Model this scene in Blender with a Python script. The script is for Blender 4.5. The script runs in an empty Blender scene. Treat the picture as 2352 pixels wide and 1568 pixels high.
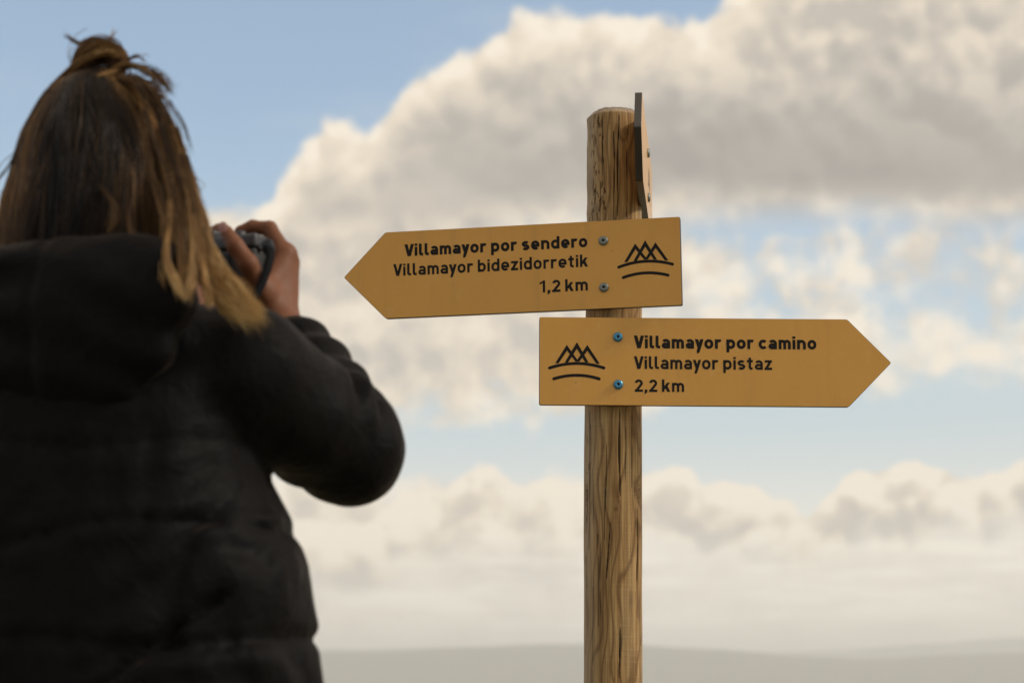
import bpy, bmesh, math, random
import numpy as np
from mathutils import Vector, Matrix

random.seed(7)
RNG = np.random.default_rng(11)
S = bpy.context.scene
COL = S.collection
R = math.radians

# ------------------------------------------------------------------ camera
FPX = 70 / 36 * 2352                      # focal length in layout units
PITCH = math.atan((1545 - 784) / FPX)
CZ = 1.03
CAM = bpy.data.cameras.new('view_camera')
cam = bpy.data.objects.new('view_camera', CAM)
COL.objects.link(cam)
cam.location = (0, 0, CZ)
cam.rotation_euler = (math.pi / 2 + PITCH, 0, 0)
CAM.lens = 70
CAM.sensor_width = 36
CAM.clip_start = 0.05
CAM.clip_end = 90000
CAM.dof.use_dof = True
CAM.dof.focus_distance = 3.40
CAM.dof.aperture_fstop = 5.2
S.camera = cam

# ------------------------------------------------------------------ render settings
S.render.engine = 'CYCLES'
S.cycles.use_denoising = True
S.cycles.max_bounces = 6
S.cycles.volume_bounces = 4
S.cycles.transparent_max_bounces = 8
S.view_settings.view_transform = 'Standard'
S.view_settings.look = 'None'
S.view_settings.exposure = 0.0
S.view_settings.gamma = 1.0
S.view_settings.use_curve_mapping = False

SUN_EL, SUN_AZ = 36.0, 98.0               # degrees; azimuth clockwise from +Y (view direction)
SKY_STRENGTH = 0.15

# ------------------------------------------------------------------ node expression helper
class NT:
    def __init__(s, tree):
        s.t = tree
    def put(s, sock, v):
        if isinstance(v, bpy.types.NodeSocket):
            s.t.links.new(v, sock)
        elif isinstance(v, (tuple, list)):
            n = len(sock.default_value)
            v = tuple(v)
            sock.default_value = v + (1.0,) * (n - len(v)) if len(v) < n else v
        else:
            sock.default_value = v
    def node(s, kind, **kw):
        n = s.t.nodes.new(kind)
        for k, v in kw.items():
            setattr(n, k, v)
        return n
    def m(s, op, a, b=0.0, c=0.0, clamp=False):
        n = s.node('ShaderNodeMath', operation=op, use_clamp=clamp)
        s.put(n.inputs[0], a); s.put(n.inputs[1], b); s.put(n.inputs[2], c)
        return n.outputs[0]
    def add(s, *a):
        r = a[0]
        for x in a[1:]:
            r = s.m('ADD', r, x)
        return r
    def mul(s, *a):
        r = a[0]
        for x in a[1:]:
            r = s.m('MULTIPLY', r, x)
        return r
    def sub(s, a, b): return s.m('SUBTRACT', a, b)
    def step(s, x, a, b, lo=0.0, hi=1.0):
        n = s.node('ShaderNodeMapRange', interpolation_type='SMOOTHSTEP')
        s.put(n.inputs[0], x)
        for i, v in enumerate((a, b, lo, hi)):
            s.put(n.inputs[1 + i], v)
        return n.outputs[0]
    def lin(s, x, a, b, lo=0.0, hi=1.0):
        n = s.node('ShaderNodeMapRange', clamp=True)
        s.put(n.inputs[0], x)
        for i, v in enumerate((a, b, lo, hi)):
            s.put(n.inputs[1 + i], v)
        return n.outputs[0]
    def vm(s, op, a, b=(0, 0, 0)):
        n = s.node('ShaderNodeVectorMath', operation=op)
        s.put(n.inputs[0], a); s.put(n.inputs[1], b)
        return n.outputs[0]
    def vscale(s, a, k):
        n = s.node('ShaderNodeVectorMath', operation='SCALE')
        s.put(n.inputs[0], a); s.put(n.inputs['Scale'], k)
        return n.outputs[0]
    def comb(s, x, y, z):
        n = s.node('ShaderNodeCombineXYZ')
        s.put(n.inputs[0], x); s.put(n.inputs[1], y); s.put(n.inputs[2], z)
        return n.outputs[0]
    def sep(s, v):
        n = s.node('ShaderNodeSeparateXYZ'); s.put(n.inputs[0], v)
        return n.outputs
    def noise(s, v, scale, detail=2.0, rough=0.5, dist=0.0, col=False):
        n = s.node('ShaderNodeTexNoise', noise_dimensions='3D')
        s.put(n.inputs['Vector'], v)
        s.put(n.inputs['Scale'], scale); s.put(n.inputs['Detail'], detail)
        s.put(n.inputs['Roughness'], rough); s.put(n.inputs['Distortion'], dist)
        return n.outputs[1] if col else n.outputs[0]
    def voro(s, v, scale, smooth=0.6):
        n = s.node('ShaderNodeTexVoronoi', feature='SMOOTH_F1')
        s.put(n.inputs['Vector'], v); s.put(n.inputs['Scale'], scale)
        s.put(n.inputs['Smoothness'], smooth)
        return n.outputs['Distance']
    def ramp(s, x, stops, interp='LINEAR'):
        n = s.node('ShaderNodeValToRGB')
        n.color_ramp.interpolation = interp
        e = n.color_ramp.elements
        while len(e) > 1:
            e.remove(e[-1])
        e[0].position, e[0].color = stops[0][0], tuple(stops[0][1]) + (1,)
        for p, c in stops[1:]:
            k = e.new(p); k.color = tuple(c) + (1,)
        s.put(n.inputs[0], x)
        return n.outputs[0]
    def curve(s, x, pts, x0, x1, y0, y1):
        n = s.node('ShaderNodeFloatCurve')
        cm = n.mapping; cv = cm.curves[0]
        p = [((a - x0) / (x1 - x0), (b - y0) / (y1 - y0)) for a, b in pts]
        cv.points[0].location = p[0]; cv.points[1].location = p[-1]
        for q in p[1:-1]:
            cv.points.new(*q)
        for q in cv.points:
            q.handle_type = 'AUTO_CLAMPED'
        cm.update()
        s.put(n.inputs['Value'], s.lin(x, x0, x1))
        return s.lin(n.outputs[0], 0, 1, y0, y1)
    def mix(s, f, a, b, mode='MIX'):
        n = s.node('ShaderNodeMix', data_type='RGBA', blend_type=mode)
        s.put(n.inputs[0], f); s.put(n.inputs[6], a); s.put(n.inputs[7], b)
        return n.outputs[2]

def srgb(r, g, b):
    f = lambda c: c / 12.92 if c <= 0.04045 else ((c + 0.055) / 1.055) ** 2.4
    return tuple(f(x / 255) for x in (r, g, b))

# layout helpers: a direction (photo units) at a forward distance -> a point of the place
def P(px, py, d):
    x, y = px - 1176, 784 - py
    c, s = math.cos(PITCH), math.sin(PITCH)
    r = np.array([x, FPX * c - y * s, FPX * s + y * c])
    return r * (d / r[1]) + np.array([0, 0, CZ])
def azel(px, py):
    p = P(px, py, 1.0) - np.array([0, 0, CZ])
    return math.degrees(math.atan2(p[0], p[1])), math.degrees(math.atan2(p[2], math.hypot(p[0], p[1])))

# ------------------------------------------------------------------ sky with broken cumulus
W = bpy.data.worlds.new('World')
S.world = W
W.use_nodes = True
W.node_tree.nodes.clear()
w = NT(W.node_tree)

def build_sky():
    D = w.node('ShaderNodeTexCoord').outputs['Generated']
    x, y, z = w.sep(D)
    deg = 57.29578
    az = w.mul(w.m('ARCTAN2', x, y), deg)
    el = w.mul(w.m('ARCSINE', z), deg)
    sky = w.node('ShaderNodeTexSky', sky_type='NISHITA')
    sky.sun_disc = False
    sky.sun_elevation = R(SUN_EL)
    sky.sun_rotation = R(SUN_AZ)
    sky.air_density = 1.0; sky.dust_density = 0.6; sky.ozone_density = 1.0
    blue = w.mix(1.0, sky.outputs[0], (0.90, 1.0, 1.03), 'MULTIPLY')
    k = 1.0 / SKY_STRENGTH
    def C(*c):
        q = srgb(*c)
        return (q[0] * k, q[1] * k, q[2] * k)

    # the puffy height field, sampled at a direction; twice, to light it from one side
    def height(V):
        warp = w.noise(V, 14.0, 2.0, 0.5, col=True)
        V2 = w.vm('ADD', V, w.vscale(w.vm('SUBTRACT', warp, (0.5, 0.5, 0.5)), 0.022))
        a = w.m('ABSOLUTE', w.sub(w.mul(w.noise(V2, 13.0, 1.0), 2.0), 1.0))
        b = w.sub(1.0, w.voro(V2, 26.0, 0.45))
        c = w.sub(1.0, w.voro(V2, 62.0, 0.4))
        d = w.noise(V2, 120.0, 3.0, 0.55)
        return w.add(w.mul(w.m('POWER', a, 0.8), 0.62), w.mul(b, 0.52), w.mul(c, 0.34), w.mul(d, 0.30))
    H = height(D)
    H2 = height(w.vm('ADD', D, (0.0035, 0.0, 0.0090)))
    puff = w.sub(H, 0.80)                       # about -0.5 .. 0.5
    lit = w.lin(w.sub(H, H2), -0.15, 0.15)
    low = w.noise(D, 5.0, 3.0, 0.5)
    fine = w.noise(D, 30.0, 5.0, 0.6)
    mid = w.noise(w.comb(w.mul(x, 9.0), w.mul(y, 9.0), w.mul(z, 15.0)), 1.0, 3.0, 0.5)
    streak = w.noise(w.comb(w.mul(x, 14.0), w.mul(y, 14.0), w.mul(z, 95.0)), 1.0, 4.0, 0.55)

    # thin veil: the blue pales towards the horizon
    veil = w.step(w.add(el, w.mul(w.sub(low, 0.5), 4.0)), 17.0, 5.0, 0.25, 0.90)
    veilc = w.mix(w.step(el, 7.5, 2.5), C(206, 217, 220), C(255, 246, 231))
    sky1 = w.mix(veil, blue, veilc)
    high = w.mul(w.step(w.noise(w.comb(w.mul(x, 5.0), w.mul(y, 5.0), w.mul(z, 16.0)), 1.0, 5.0, 0.6), 0.5, 0.8), 0.30)
    sky1 = w.mix(high, sky1, C(205, 212, 218))

    BR, MD, DK = C(251, 238, 218), C(213, 203, 189), C(166, 158, 150)
    def shade(b):
        n = w.node('ShaderNodeValToRGB')
        e = n.color_ramp.elements
        cols = [(0.0, srgb(158, 153, 148)), (0.3, srgb(184, 177, 168)), (0.55, srgb(212, 202, 188)), (0.78, srgb(236, 222, 202)), (1.0, srgb(252, 240, 221))]
        e[0].position, e[0].color = cols[0][0], cols[0][1] + (1,)
        e[1].position, e[1].color = cols[-1][0], cols[-1][1] + (1,)
        for p, c in cols[1:-1]:
            q = e.new(p); q.color = c + (1,)
        w.put(n.inputs[0], b)
        return w.vscale(n.outputs[0], k)

    # middle field of broken cloud
    cov = w.add(w.mul(w.sub(fine, 0.5), 0.9), w.mul(puff, 0.60), w.mul(w.sub(mid, 0.5), 1.1),
                w.curve(az, [(-180, 0.25), (-30, 0.30), (-4, 0.46), (1, 0.40), (3.4, 0.14), (6, -0.03), (10, -0.06), (14, 0.04), (30, 0.2), (180, 0.25)], -180, 180, -0.5, 0.5),
                w.curve(el, [(-10, -0.3), (4.5, -0.1), (6.2, -0.60), (7.1, -0.34), (8.3, 0.04), (9.5, 0.16), (11.5, 0.20), (12.6, 0.0), (13.6, -0.6), (15, -1.0), (17, -1.2), (20.5, -1.2), (26, -0.1), (32, 0.15), (60, 0.25), (90, 0.25)], -10, 90, -1.3, 0.5))
    mB = w.step(cov, -0.12, 0.30)
    bB = w.add(0.72, w.mul(w.sub(lit, 0.5), 0.40), w.step(cov, 0.10, 0.75, 0.10, -0.12), w.mul(w.sub(mid, 0.5), 0.9))
    c1 = w.mix(w.mul(mB, 0.96), sky1, shade(bB))

    # low bank of cumulus and the streaky layers under it
    tc = [(820, 1180), (880, 1150), (950, 1105), (1050, 1080), (1110, 1060), (1180, 1085), (1260, 1100), (1330, 1095), (1480, 1062), (1550, 1066),
          (1620, 1105), (1700, 1105), (1745, 1080), (1800, 1125), (1880, 1150), (1960, 1105), (2040, 1062), (2130, 1075), (2200, 1052), (2352, 1035)]
    pts = [(-180, 5.0), (-60, 5.4), (-25, 5.2), (-12, 5.4), (-8, 4.9)] + [azel(*q) for q in tc] + [(18, 6.5), (30, 6.0), (60, 5.2), (180, 5.0)]
    T3 = w.curve(az, pts, -180, 180, 0, 12)
    D3 = w.add(w.sub(T3, el), w.mul(puff, 1.5), -0.05)
    m3 = w.step(D3, -0.06, 0.15)
    b3 = w.add(0.86, w.mul(w.sub(lit, 0.5), 0.66), w.step(D3, 1.3, 0.1, -0.08, 0.24), w.mul(w.sub(low, 0.5), 0.15))
    m3 = w.mul(m3, w.step(D3, 2.6, 0.9, 0.30, 0.97))
    c2 = w.mix(m3, c1, shade(b3))
    sm = w.mul(w.step(D3, 1.3, 2.6), w.step(streak, 0.36, 0.60, 0.3, 0.95))
    c3 = w.mix(sm, c2, w.mix(w.step(streak, 0.40, 0.66), C(233, 224, 212), C(255, 248, 232)))

    # the great bank rising to the right
    ta = [(420, 640), (500, 565), (560, 530), (612, 505), (640, 395), (680, 345), (740, 300), (800, 290), (850, 305), (890, 280), (940, 235), (985, 170), (1040, 155),
          (1090, 105), (1150, 70), (1220, 45), (1300, 36), (1370, 62), (1430, 52), (1500, 45), (1560, 80), (1620, 62), (1690, 5), (1760, -40)]
    pts = [(-180, 16.0), (-120, 14.0), (-60, 12.0), (-25, 9.0), (-14, 9.5), (-10.5, 10.0)] + [azel(*q) for q in ta] + [(11, 21.5), (15, 23), (25, 26.5), (45, 24.0), (90, 19.0), (180, 16.0)]
    T1 = w.curve(az, pts, -180, 180, 0, 30)
    D1 = w.add(w.sub(T1, el), w.mul(puff, 1.45), w.mul(w.sub(fine, 0.5), 0.8), 0.45)
    m1 = w.step(D1, -0.10, 0.40)
    # under side: where the bank opens towards the broken field
    ub = [(480, 560), (900, 560), (1200, 520), (1400, 500), (1600, 490), (2000, 480), (2352, 500)]
    pts = [(-180, 10.5), (-60, 10.5), (-25, 11.0)] + [azel(*q) for q in ub] + [(25, 12.5), (60, 11.5), (180, 10.5)]
    U1 = w.curve(az, pts, -180, 180, 0, 30)
    up = w.add(w.sub(el, U1), w.mul(w.sub(low, 0.5), 1.2), w.mul(puff, 0.5))
    m1 = w.mul(m1, w.step(up, -0.9, 0.5))
    bell = w.mul(w.step(up, 0.05, 1.1), w.step(up, 5.0, 1.2), w.step(D1, 0.7, 3.0))
    bw = w.curve(az, [(-180, 0.6), (-20, 0.35), (-4, 0.30), (-1, 0.62), (3, 0.85), (8, 1.0), (14, 0.85), (30, 0.8), (180, 0.6)], -180, 180, 0, 1)
    b1 = w.add(0.60, w.mul(w.sub(lit, 0.5), w.sub(0.38, w.mul(bell, 0.28))), w.step(D1, 1.9, 0.1, 0.0, 0.42), w.mul(bell, bw, -0.40), w.mul(w.sub(low, 0.5), 0.55), w.mul(w.sub(fine, 0.5), w.sub(0.25, w.mul(bell, 0.15))))
    c4 = w.mix(m1, c3, shade(b1))
    # below the horizon the dome repeats the horizon air
    out = w.mix(w.step(el, 1.2, -1.5), c4, C(232, 221, 205))
    bg = w.node('ShaderNodeBackground')
    w.put(bg.inputs[0], out)
    bg.inputs[1].default_value = SKY_STRENGTH
    o = w.node('ShaderNodeOutputWorld')
    w.t.links.new(bg.outputs[0], o.inputs[0])
build_sky()
W.cycles.sampling_method = 'MANUAL'
W.cycles.sample_map_resolution = 1024

# ------------------------------------------------------------------ sun behind thin cloud
L = bpy.data.lights.new('sun', 'SUN')
L.energy = 2.5
L.angle = R(9)
L.color = (1.0, 0.90, 0.76)
sun = bpy.data.objects.new('sun', L)
COL.objects.link(sun)
_sd = Vector((math.sin(R(SUN_AZ)) * math.cos(R(SUN_EL)), math.cos(R(SUN_AZ)) * math.cos(R(SUN_EL)), math.sin(R(SUN_EL))))
sun.rotation_euler = _sd.to_track_quat('Z', 'Y').to_euler()

# ------------------------------------------------------------------ object helpers
def tag(o, label=None, cat=None, group=None, kind=None):
    if label: o['label'] = label
    if cat: o['category'] = cat
    if group: o['group'] = group
    if kind: o['kind'] = kind
    return o
def empty(name, loc, label, cat, group=None):
    o = bpy.data.objects.new(name, None)
    o.empty_display_size = 0.05
    o.location = loc
    COL.objects.link(o)
    return tag(o, label, cat, group)
def link(name, me, mats, parent=None, smooth=True):
    o = bpy.data.objects.new(name, me)
    COL.objects.link(o)
    for m in (mats if isinstance(mats, (list, tuple)) else [mats]):
        me.materials.append(m)
    if smooth:
        me.polygons.foreach_set('use_smooth', np.ones(len(me.polygons), bool))
    if parent is not None:
        o.parent = parent
        o.matrix_parent_inverse = Matrix.Translation(world_loc(parent)).inverted() if parent.type == 'EMPTY' or True else Matrix()
    return o
def world_loc(o):
    v = Vector(o.location)
    return v
def mesh(name, verts, faces):
    me = bpy.data.meshes.new(name)
    verts = np.asarray(verts, np.float32)
    if isinstance(faces, np.ndarray):
        n, kk = faces.shape
        me.vertices.add(len(verts)); me.vertices.foreach_set('co', verts.ravel())
        me.loops.add(n * kk); me.loops.foreach_set('vertex_index', faces.astype(np.int32).ravel())
        me.polygons.add(n)
        me.polygons.foreach_set('loop_start', np.arange(0, n * kk, kk, dtype=np.int32))
        me.update(calc_edges=True)
    else:
        me.from_pydata(verts.tolist(), [], [list(f) for f in faces])
    me.validate()
    return me
def from_bm(name, bm):
    me = bpy.data.meshes.new(name)
    bmesh.ops.recalc_face_normals(bm, faces=bm.faces)
    bm.to_mesh(me); bm.free()
    return me
def material(name):
    m = bpy.data.materials.new(name)
    m.use_nodes = True
    n = NT(m.node_tree)
    b = m.node_tree.nodes['Principled BSDF']
    return m, n, b
def simple(name, col, rough=0.5, metal=0.0, spec=0.5, bump=0.0, bscale=200.0, var=0.0):
    m, n, b = material(name)
    b.inputs['Roughness'].default_value = rough
    b.inputs['Metallic'].default_value = metal
    b.inputs['Specular IOR Level'].default_value = spec
    co = n.node('ShaderNodeTexCoord').outputs['Object']
    v = n.noise(co, bscale, 4.0, 0.6)
    hi = tuple(min(1, c * (1 + var)) for c in col); lo = tuple(c * (1 - var) for c in col)
    n.put(b.inputs['Base Color'], n.mix(v, lo, hi))
    if bump:
        bn = n.node('ShaderNodeBump'); bn.inputs['Strength'].default_value = bump
        bn.inputs['Distance'].default_value = 0.001
        n.put(bn.inputs['Height'], v); n.put(b.inputs['Normal'], bn.outputs[0])
    return m

# ------------------------------------------------------------------ ground, hills, haze
def build_land():
    m, n, b = material('dry_grass_ground')
    co = n.node('ShaderNodeTexCoord').outputs['Object']
    a = n.noise(co, 0.004, 6.0, 0.6); c = n.noise(co, 1.5, 6.0, 0.65)
    col = n.mix(a, (0.19, 0.175, 0.10), (0.34, 0.29, 0.19))
    col = n.mix(n.mul(c, 0.5), col, (0.22, 0.20, 0.12))
    tuft = n.noise(co, 14.0, 5.0, 0.7)
    col = n.mix(n.step(tuft, 0.45, 0.68), col, (0.13, 0.13, 0.055))
    bn = n.node('ShaderNodeBump'); bn.inputs['Strength'].default_value = 0.8; bn.inputs['Distance'].default_value = 0.05
    n.put(bn.inputs['Height'], tuft); n.put(b.inputs['Normal'], bn.outputs[0])
    n.put(b.inputs['Base Color'], col); b.inputs['Roughness'].default_value = 0.95
    rad = np.concatenate([[0], np.geomspace(0.8, 32000, 110)])
    nt = 128
    th = np.linspace(0, 2 * np.pi, nt, endpoint=False)
    vs, fs = [], []
    for i, r in enumerate(rad):
        t = np.clip((r - 14) / 900, 0, 1)
        drop = -200 * (t * t * (3 - 2 * t)) - 0.12 * np.clip((r - 6) / 10, 0, 1)
        und = (6.0 * np.clip((r - 600) / 3000, 0, 1)) * (np.sin(3 * th + r * 0.0007) + np.sin(7 * th - r * 0.0011))
        fine = 0.03 * np.clip((r - 1.5) / 6, 0, 1) * np.sin(5 * th + r)
        vs.append(np.stack([r * np.cos(th), r * np.sin(th) + 2.5, drop + und + fine], 1))
    vs = np.concatenate(vs)
    I, J = np.meshgrid(np.arange(len(rad) - 1), np.arange(nt), indexing='ij')
    J2 = (J + 1) % nt
    f = np.stack([I * nt + J, (I + 1) * nt + J, (I + 1) * nt + J2, I * nt + J2], -1).reshape(-1, 4)
    tag(link('ground', mesh('ground', vs, f), m), kind='structure')

    mh, n, b = material('far_hill_scrub')
    co = n.node('ShaderNodeTexCoord').outputs['Object']
    a = n.noise(co, 0.0016, 6.0, 0.65); c = n.noise(co, 0.012, 4.0, 0.6)
    col = n.mix(a, (0.035, 0.05, 0.03), (0.09, 0.085, 0.05))
    col = n.mix(n.mul(c, 0.5), col, (0.06, 0.065, 0.04))
    n.put(b.inputs['Base Color'], col); b.inputs['Roughness'].default_value = 0.95
    def ridge(dist, prof, seed, depth, base=-215):
        rg = np.random.default_rng(seed)
        A = np.linspace(-180, 180, 1600)
        pz = np.array([azel(*q) for q in prof])
        e = np.interp(A, np.concatenate([[-180, -70, -40], pz[:, 0], [40, 75, 180]]), np.concatenate([[.5, .75, pz[0, 1] - .1], pz[:, 1], [pz[-1, 1] + .05, .3, .5]]))
        ker = np.hanning(21); ker /= ker.sum()
        e = np.convolve(np.pad(e, 10, mode='edge'), ker, 'valid')
        for fq, am in ((52, .02), (132, .012), (350, .006)):
            e += am * np.sin(np.radians(A) * fq + rg.uniform(0, 6))
        top = CZ + np.tan(np.radians(e)) * dist
        rows = []
        for q in np.linspace(-1, 1, 31):
            d = dist + q * depth
            hgt = np.exp(-(q / .42) ** 2)
            gull = 1 - 0.10 * (1 - abs(2 * hgt - 1)) * (1 + np.sin(np.radians(A) * 178 + q * 2 + seed) * np.sin(np.radians(A) * 441 - q * 5))
            z = base + (top - base) * hgt * gull
            rows.append(np.stack([np.sin(np.radians(A)) * d, np.cos(np.radians(A)) * d, z], 1))
        vs = np.concatenate(rows); na = len(A)
        I, J = np.meshgrid(np.arange(30), np.arange(na - 1), indexing='ij')
        f = np.stack([I * na + J, I * na + J + 1, (I + 1) * na + J + 1, (I + 1) * na + J], -1).reshape(-1, 4)
        tag(link('hills', mesh('hills', vs, f), mh), kind='structure')
    ridge(19000, [(0, 1500), (700, 1493), (1000, 1484), (1200, 1480), (1330, 1474), (1480, 1476), (1620, 1488), (1800, 1500), (1920, 1497), (2000, 1484), (2100, 1478), (2250, 1468), (2352, 1462)], 3, 4500)
    ridge(11500, [(0, 1502), (700, 1497), (1000, 1489), (1180, 1484), (1330, 1478), (1480, 1480), (1620, 1491), (1800, 1504), (1920, 1512), (2080, 1508), (2200, 1503), (2352, 1499)], 8, 2500)

    hz, n, b = material('haze_air')
    hz.node_tree.nodes.remove(b)
    v = n.node('ShaderNodeVolumePrincipled')
    v.inputs['Color'].default_value = (0.945, 0.966, 0.995, 1)
    v.inputs['Density'].default_value = 0.00012
    v.inputs['Anisotropy'].default_value = 0.15
    hz.node_tree.links.new(v.outputs[0], hz.node_tree.nodes['Material Output'].inputs['Volume'])
    bm = bmesh.new()
    bmesh.ops.create_cube(bm, size=1.0)
    bmesh.ops.scale(bm, verts=bm.verts, vec=(66000, 66000, 530))
    bmesh.ops.translate(bm, verts=bm.verts, vec=(0, 0, 30))
    o = link('haze', from_bm('haze', bm), hz, smooth=False)
    tag(o, kind='stuff')
build_land()

# ------------------------------------------------------------------ wooden post
POST_B = np.array([P(1407.5, 1500, 3.42)[0], 3.42])
LEAN = (P(1410, 720, 3.42)[0] - P(1407.5, 1500, 3.42)[0]) / (P(1410, 720, 3.42)[2] - P(1407.5, 1500, 3.42)[2])
POST_Z = P(1410, 237, 3.39)[2]
PR = 0.0494
def post_x(z):
    return POST_B[0] + LEAN * (z - P(1407.5, 1500, 3.42)[2])
def pz(py):                                # height of a row of the photograph on the post's front
    return P(1408, py, 3.37)[2]

def build_post():
    m, n, b = material('weathered_pine')
    at = lambda a: n.node('ShaderNodeAttribute', attribute_name=a).outputs['Fac']
    co = n.node('ShaderNodeTexCoord').outputs['Object']
    cx, cy, cz = n.sep(co)
    long = n.comb(n.mul(cx, 230.0), n.mul(cy, 230.0), n.mul(cz, 6.0))
    g1 = n.noise(long, 1.0, 5.0, 0.6, 0.4)
    g2 = n.noise(n.comb(n.mul(cx, 500.0), n.mul(cy, 500.0), n.mul(cz, 14.0)), 1.0, 3.0, 0.6)
    blot = n.noise(n.comb(n.mul(cx, 22.0), n.mul(cy, 22.0), n.mul(cz, 5.0)), 1.0, 4.0, 0.6)
    saw = n.noise(n.comb(n.mul(cx, 14.0), n.mul(cy, 14.0), n.mul(cz, 420.0)), 1.0, 2.0, 0.5)
    ring = at('ring')
    line = n.m('POWER', n.add(0.5, n.mul(n.m('SINE', n.mul(ring, 6.2832)), 0.5)), 5.0)
    col = n.ramp(n.add(n.mul(g1, 0.6), n.mul(blot, 0.4)), [(0.32, (0.155, 0.085, 0.030)), (0.46, (0.290, 0.170, 0.066)), (0.58, (0.440, 0.285, 0.122)), (0.70, (0.54, 0.385, 0.19))])
    col = n.mix(n.mul(line, 0.72), col, (0.12, 0.058, 0.020))
    col = n.mix(n.mul(n.step(g2, 0.56, 0.68), 0.50), col, (0.11, 0.065, 0.03))
    col = n.mix(n.mul(n.step(blot, 0.50, 0.70), 0.50), col, (0.17, 0.115, 0.062))
    grey = at('grey')
    col = n.mix(n.mul(grey, n.lin(g1, 0.3, 0.7, 0.45, 0.9)), col, (0.36, 0.29, 0.21))
    col = n.mix(n.mul(n.step(saw, 0.54, 0.66), n.mul(n.step(blot, 0.40, 0.60), 0.16)), col, (0.48, 0.36, 0.21))
    eg = n.noise(co, 900.0, 2.0, 0.6)
    col = n.mix(n.mul(at('cut'), 0.85), col, n.mix(n.step(eg, 0.40, 0.62), (0.10, 0.075, 0.055), (0.42, 0.36, 0.30)))
    col = n.mix(at('knot'), col, (0.10, 0.05, 0.022))
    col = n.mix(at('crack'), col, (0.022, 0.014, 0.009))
    n.put(b.inputs['Base Color'], col)
    b.inputs['Roughness'].default_value = 0.78
    b.inputs['Specular IOR Level'].default_value = 0.25
    bn = n.node('ShaderNodeBump'); bn.inputs['Strength'].default_value = 0.55; bn.inputs['Distance'].default_value = 0.0012
    n.put(bn.inputs['Height'], n.add(g1, n.mul(g2, 0.5), n.mul(saw, 0.55), n.mul(line, -0.3)))
    n.put(b.inputs['Normal'], bn.outputs[0])

    nt, nz = 300, 760
    zz = np.concatenate([np.linspace(-0.05, 0.92, 60, endpoint=False), np.linspace(0.92, POST_Z - 0.012, nz)])
    th = np.linspace(0, 2 * np.pi, nt, endpoint=False)      # 0 faces the viewer (-Y), grows towards +X
    T, Z = np.meshgrid(th, zz)
    TW = (T + np.pi) % (2 * np.pi) - np.pi
    rg = np.random.default_rng(5)
    def wob(z, seed, am, fr=(3.1, 7.3, 17.0, 41.0)):
        q = np.random.default_rng(seed)
        return am * sum(np.sin(z * f_ + q.uniform(0, 6.28)) / (1 + i) for i, f_ in enumerate(fr))
    # growth rings met by the turned surface
    pxm, pym = 0.006 + wob(Z, 1, 0.0035), -0.004 + wob(Z, 2, 0.0040)
    X0, Y0 = PR * np.sin(TW), -PR * np.cos(TW)
    rho = np.hypot(X0 - pxm, Y0 - pym)
    rho += 0.0007 * np.sin(TW * 5 + 9 * Z) + 0.0005 * np.sin(TW * 11 - 23 * Z)
    knots = []
    def ang(px): return math.asin(max(-1, min(1, (px - 1408) / 66.0)))
    for (kx, ky, kw, kh) in ((1464, 1130, 0.010, 0.017), (1346, 1133, 0.009, 0.020), (1411, 1168, 0.0042, 0.0042), (1433, 300, 0.006, 0.01)):
        knots.append((ang(kx), pz(ky), kw, kh))
    for _ in range(5):
        knots.append((rg.uniform(1.8, 4.4), rg.uniform(0.2, 1.9), 0.009, 0.016))
    knot = np.zeros_like(T)
    for (a, z0, kw, kh) in knots:
        da = ((TW - a + np.pi) % (2 * np.pi) - np.pi) * PR
        q = np.sqrt((da / kw) ** 2 + ((Z - z0) / kh) ** 2)
        rho += 0.0042 * np.exp(-(np.sqrt((da / (kw * 1.6)) ** 2 + ((Z - z0) / (kh * 2.6)) ** 2)) ** 2) * (kw / 0.009)
        knot = np.maximum(knot, np.clip(1.35 - q, 0, 1) * (0.55 + 0.35 * np.cos(q * 14)))
    ring = rho / 0.0034
    depth = np.zeros_like(T); crack = np.zeros_like(T)
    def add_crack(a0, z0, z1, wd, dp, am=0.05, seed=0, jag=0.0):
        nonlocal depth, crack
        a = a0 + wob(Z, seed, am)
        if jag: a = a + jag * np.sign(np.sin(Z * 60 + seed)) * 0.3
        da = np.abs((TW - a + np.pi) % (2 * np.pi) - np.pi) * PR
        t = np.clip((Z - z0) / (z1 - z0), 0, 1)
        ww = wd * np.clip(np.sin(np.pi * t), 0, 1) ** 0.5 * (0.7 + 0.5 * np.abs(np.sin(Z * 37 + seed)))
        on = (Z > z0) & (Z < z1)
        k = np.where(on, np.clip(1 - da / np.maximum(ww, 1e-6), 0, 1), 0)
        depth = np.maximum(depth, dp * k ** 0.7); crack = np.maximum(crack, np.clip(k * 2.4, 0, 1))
    # named long checks that the photograph shows
    add_crack(ang(1423), pz(1140), pz(935), 0.0017, 0.006, 0.045, 3)
    add_crack(ang(1460), pz(1420), pz(1160), 0.0019, 0.007, 0.03, 4)
    add_crack(ang(1468), pz(1568), pz(1300), 0.0017, 0.006, 0.03, 14)
    add_crack(ang(1352), pz(1260), pz(940), 0.0015, 0.005, 0.03, 5)
    add_crack(ang(1385), pz(1240), pz(1010), 0.0010, 0.003, 0.05, 6)
    add_crack(ang(1445), pz(1120), pz(950), 0.0009, 0.003, 0.04, 16)
    add_crack(ang(1414), pz(505), pz(262), 0.0014, 0.005, 0.05, 7)
    add_crack(ang(1398), pz(505), pz(300), 0.0011, 0.004, 0.06, 8)
    add_crack(ang(1378), pz(400), pz(255), 0.0012, 0.004, 0.03, 9)
    add_crack(ang(1437), pz(500), pz(280), 0.0008, 0.003, 0.05, 10)
    add_crack(ang(1402), pz(1330), pz(1200), 0.0012, 0.004, 0.10, 11)
    add_crack(ang(1422), pz(1568), pz(1440), 0.0011, 0.004, 0.06, 12)
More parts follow.
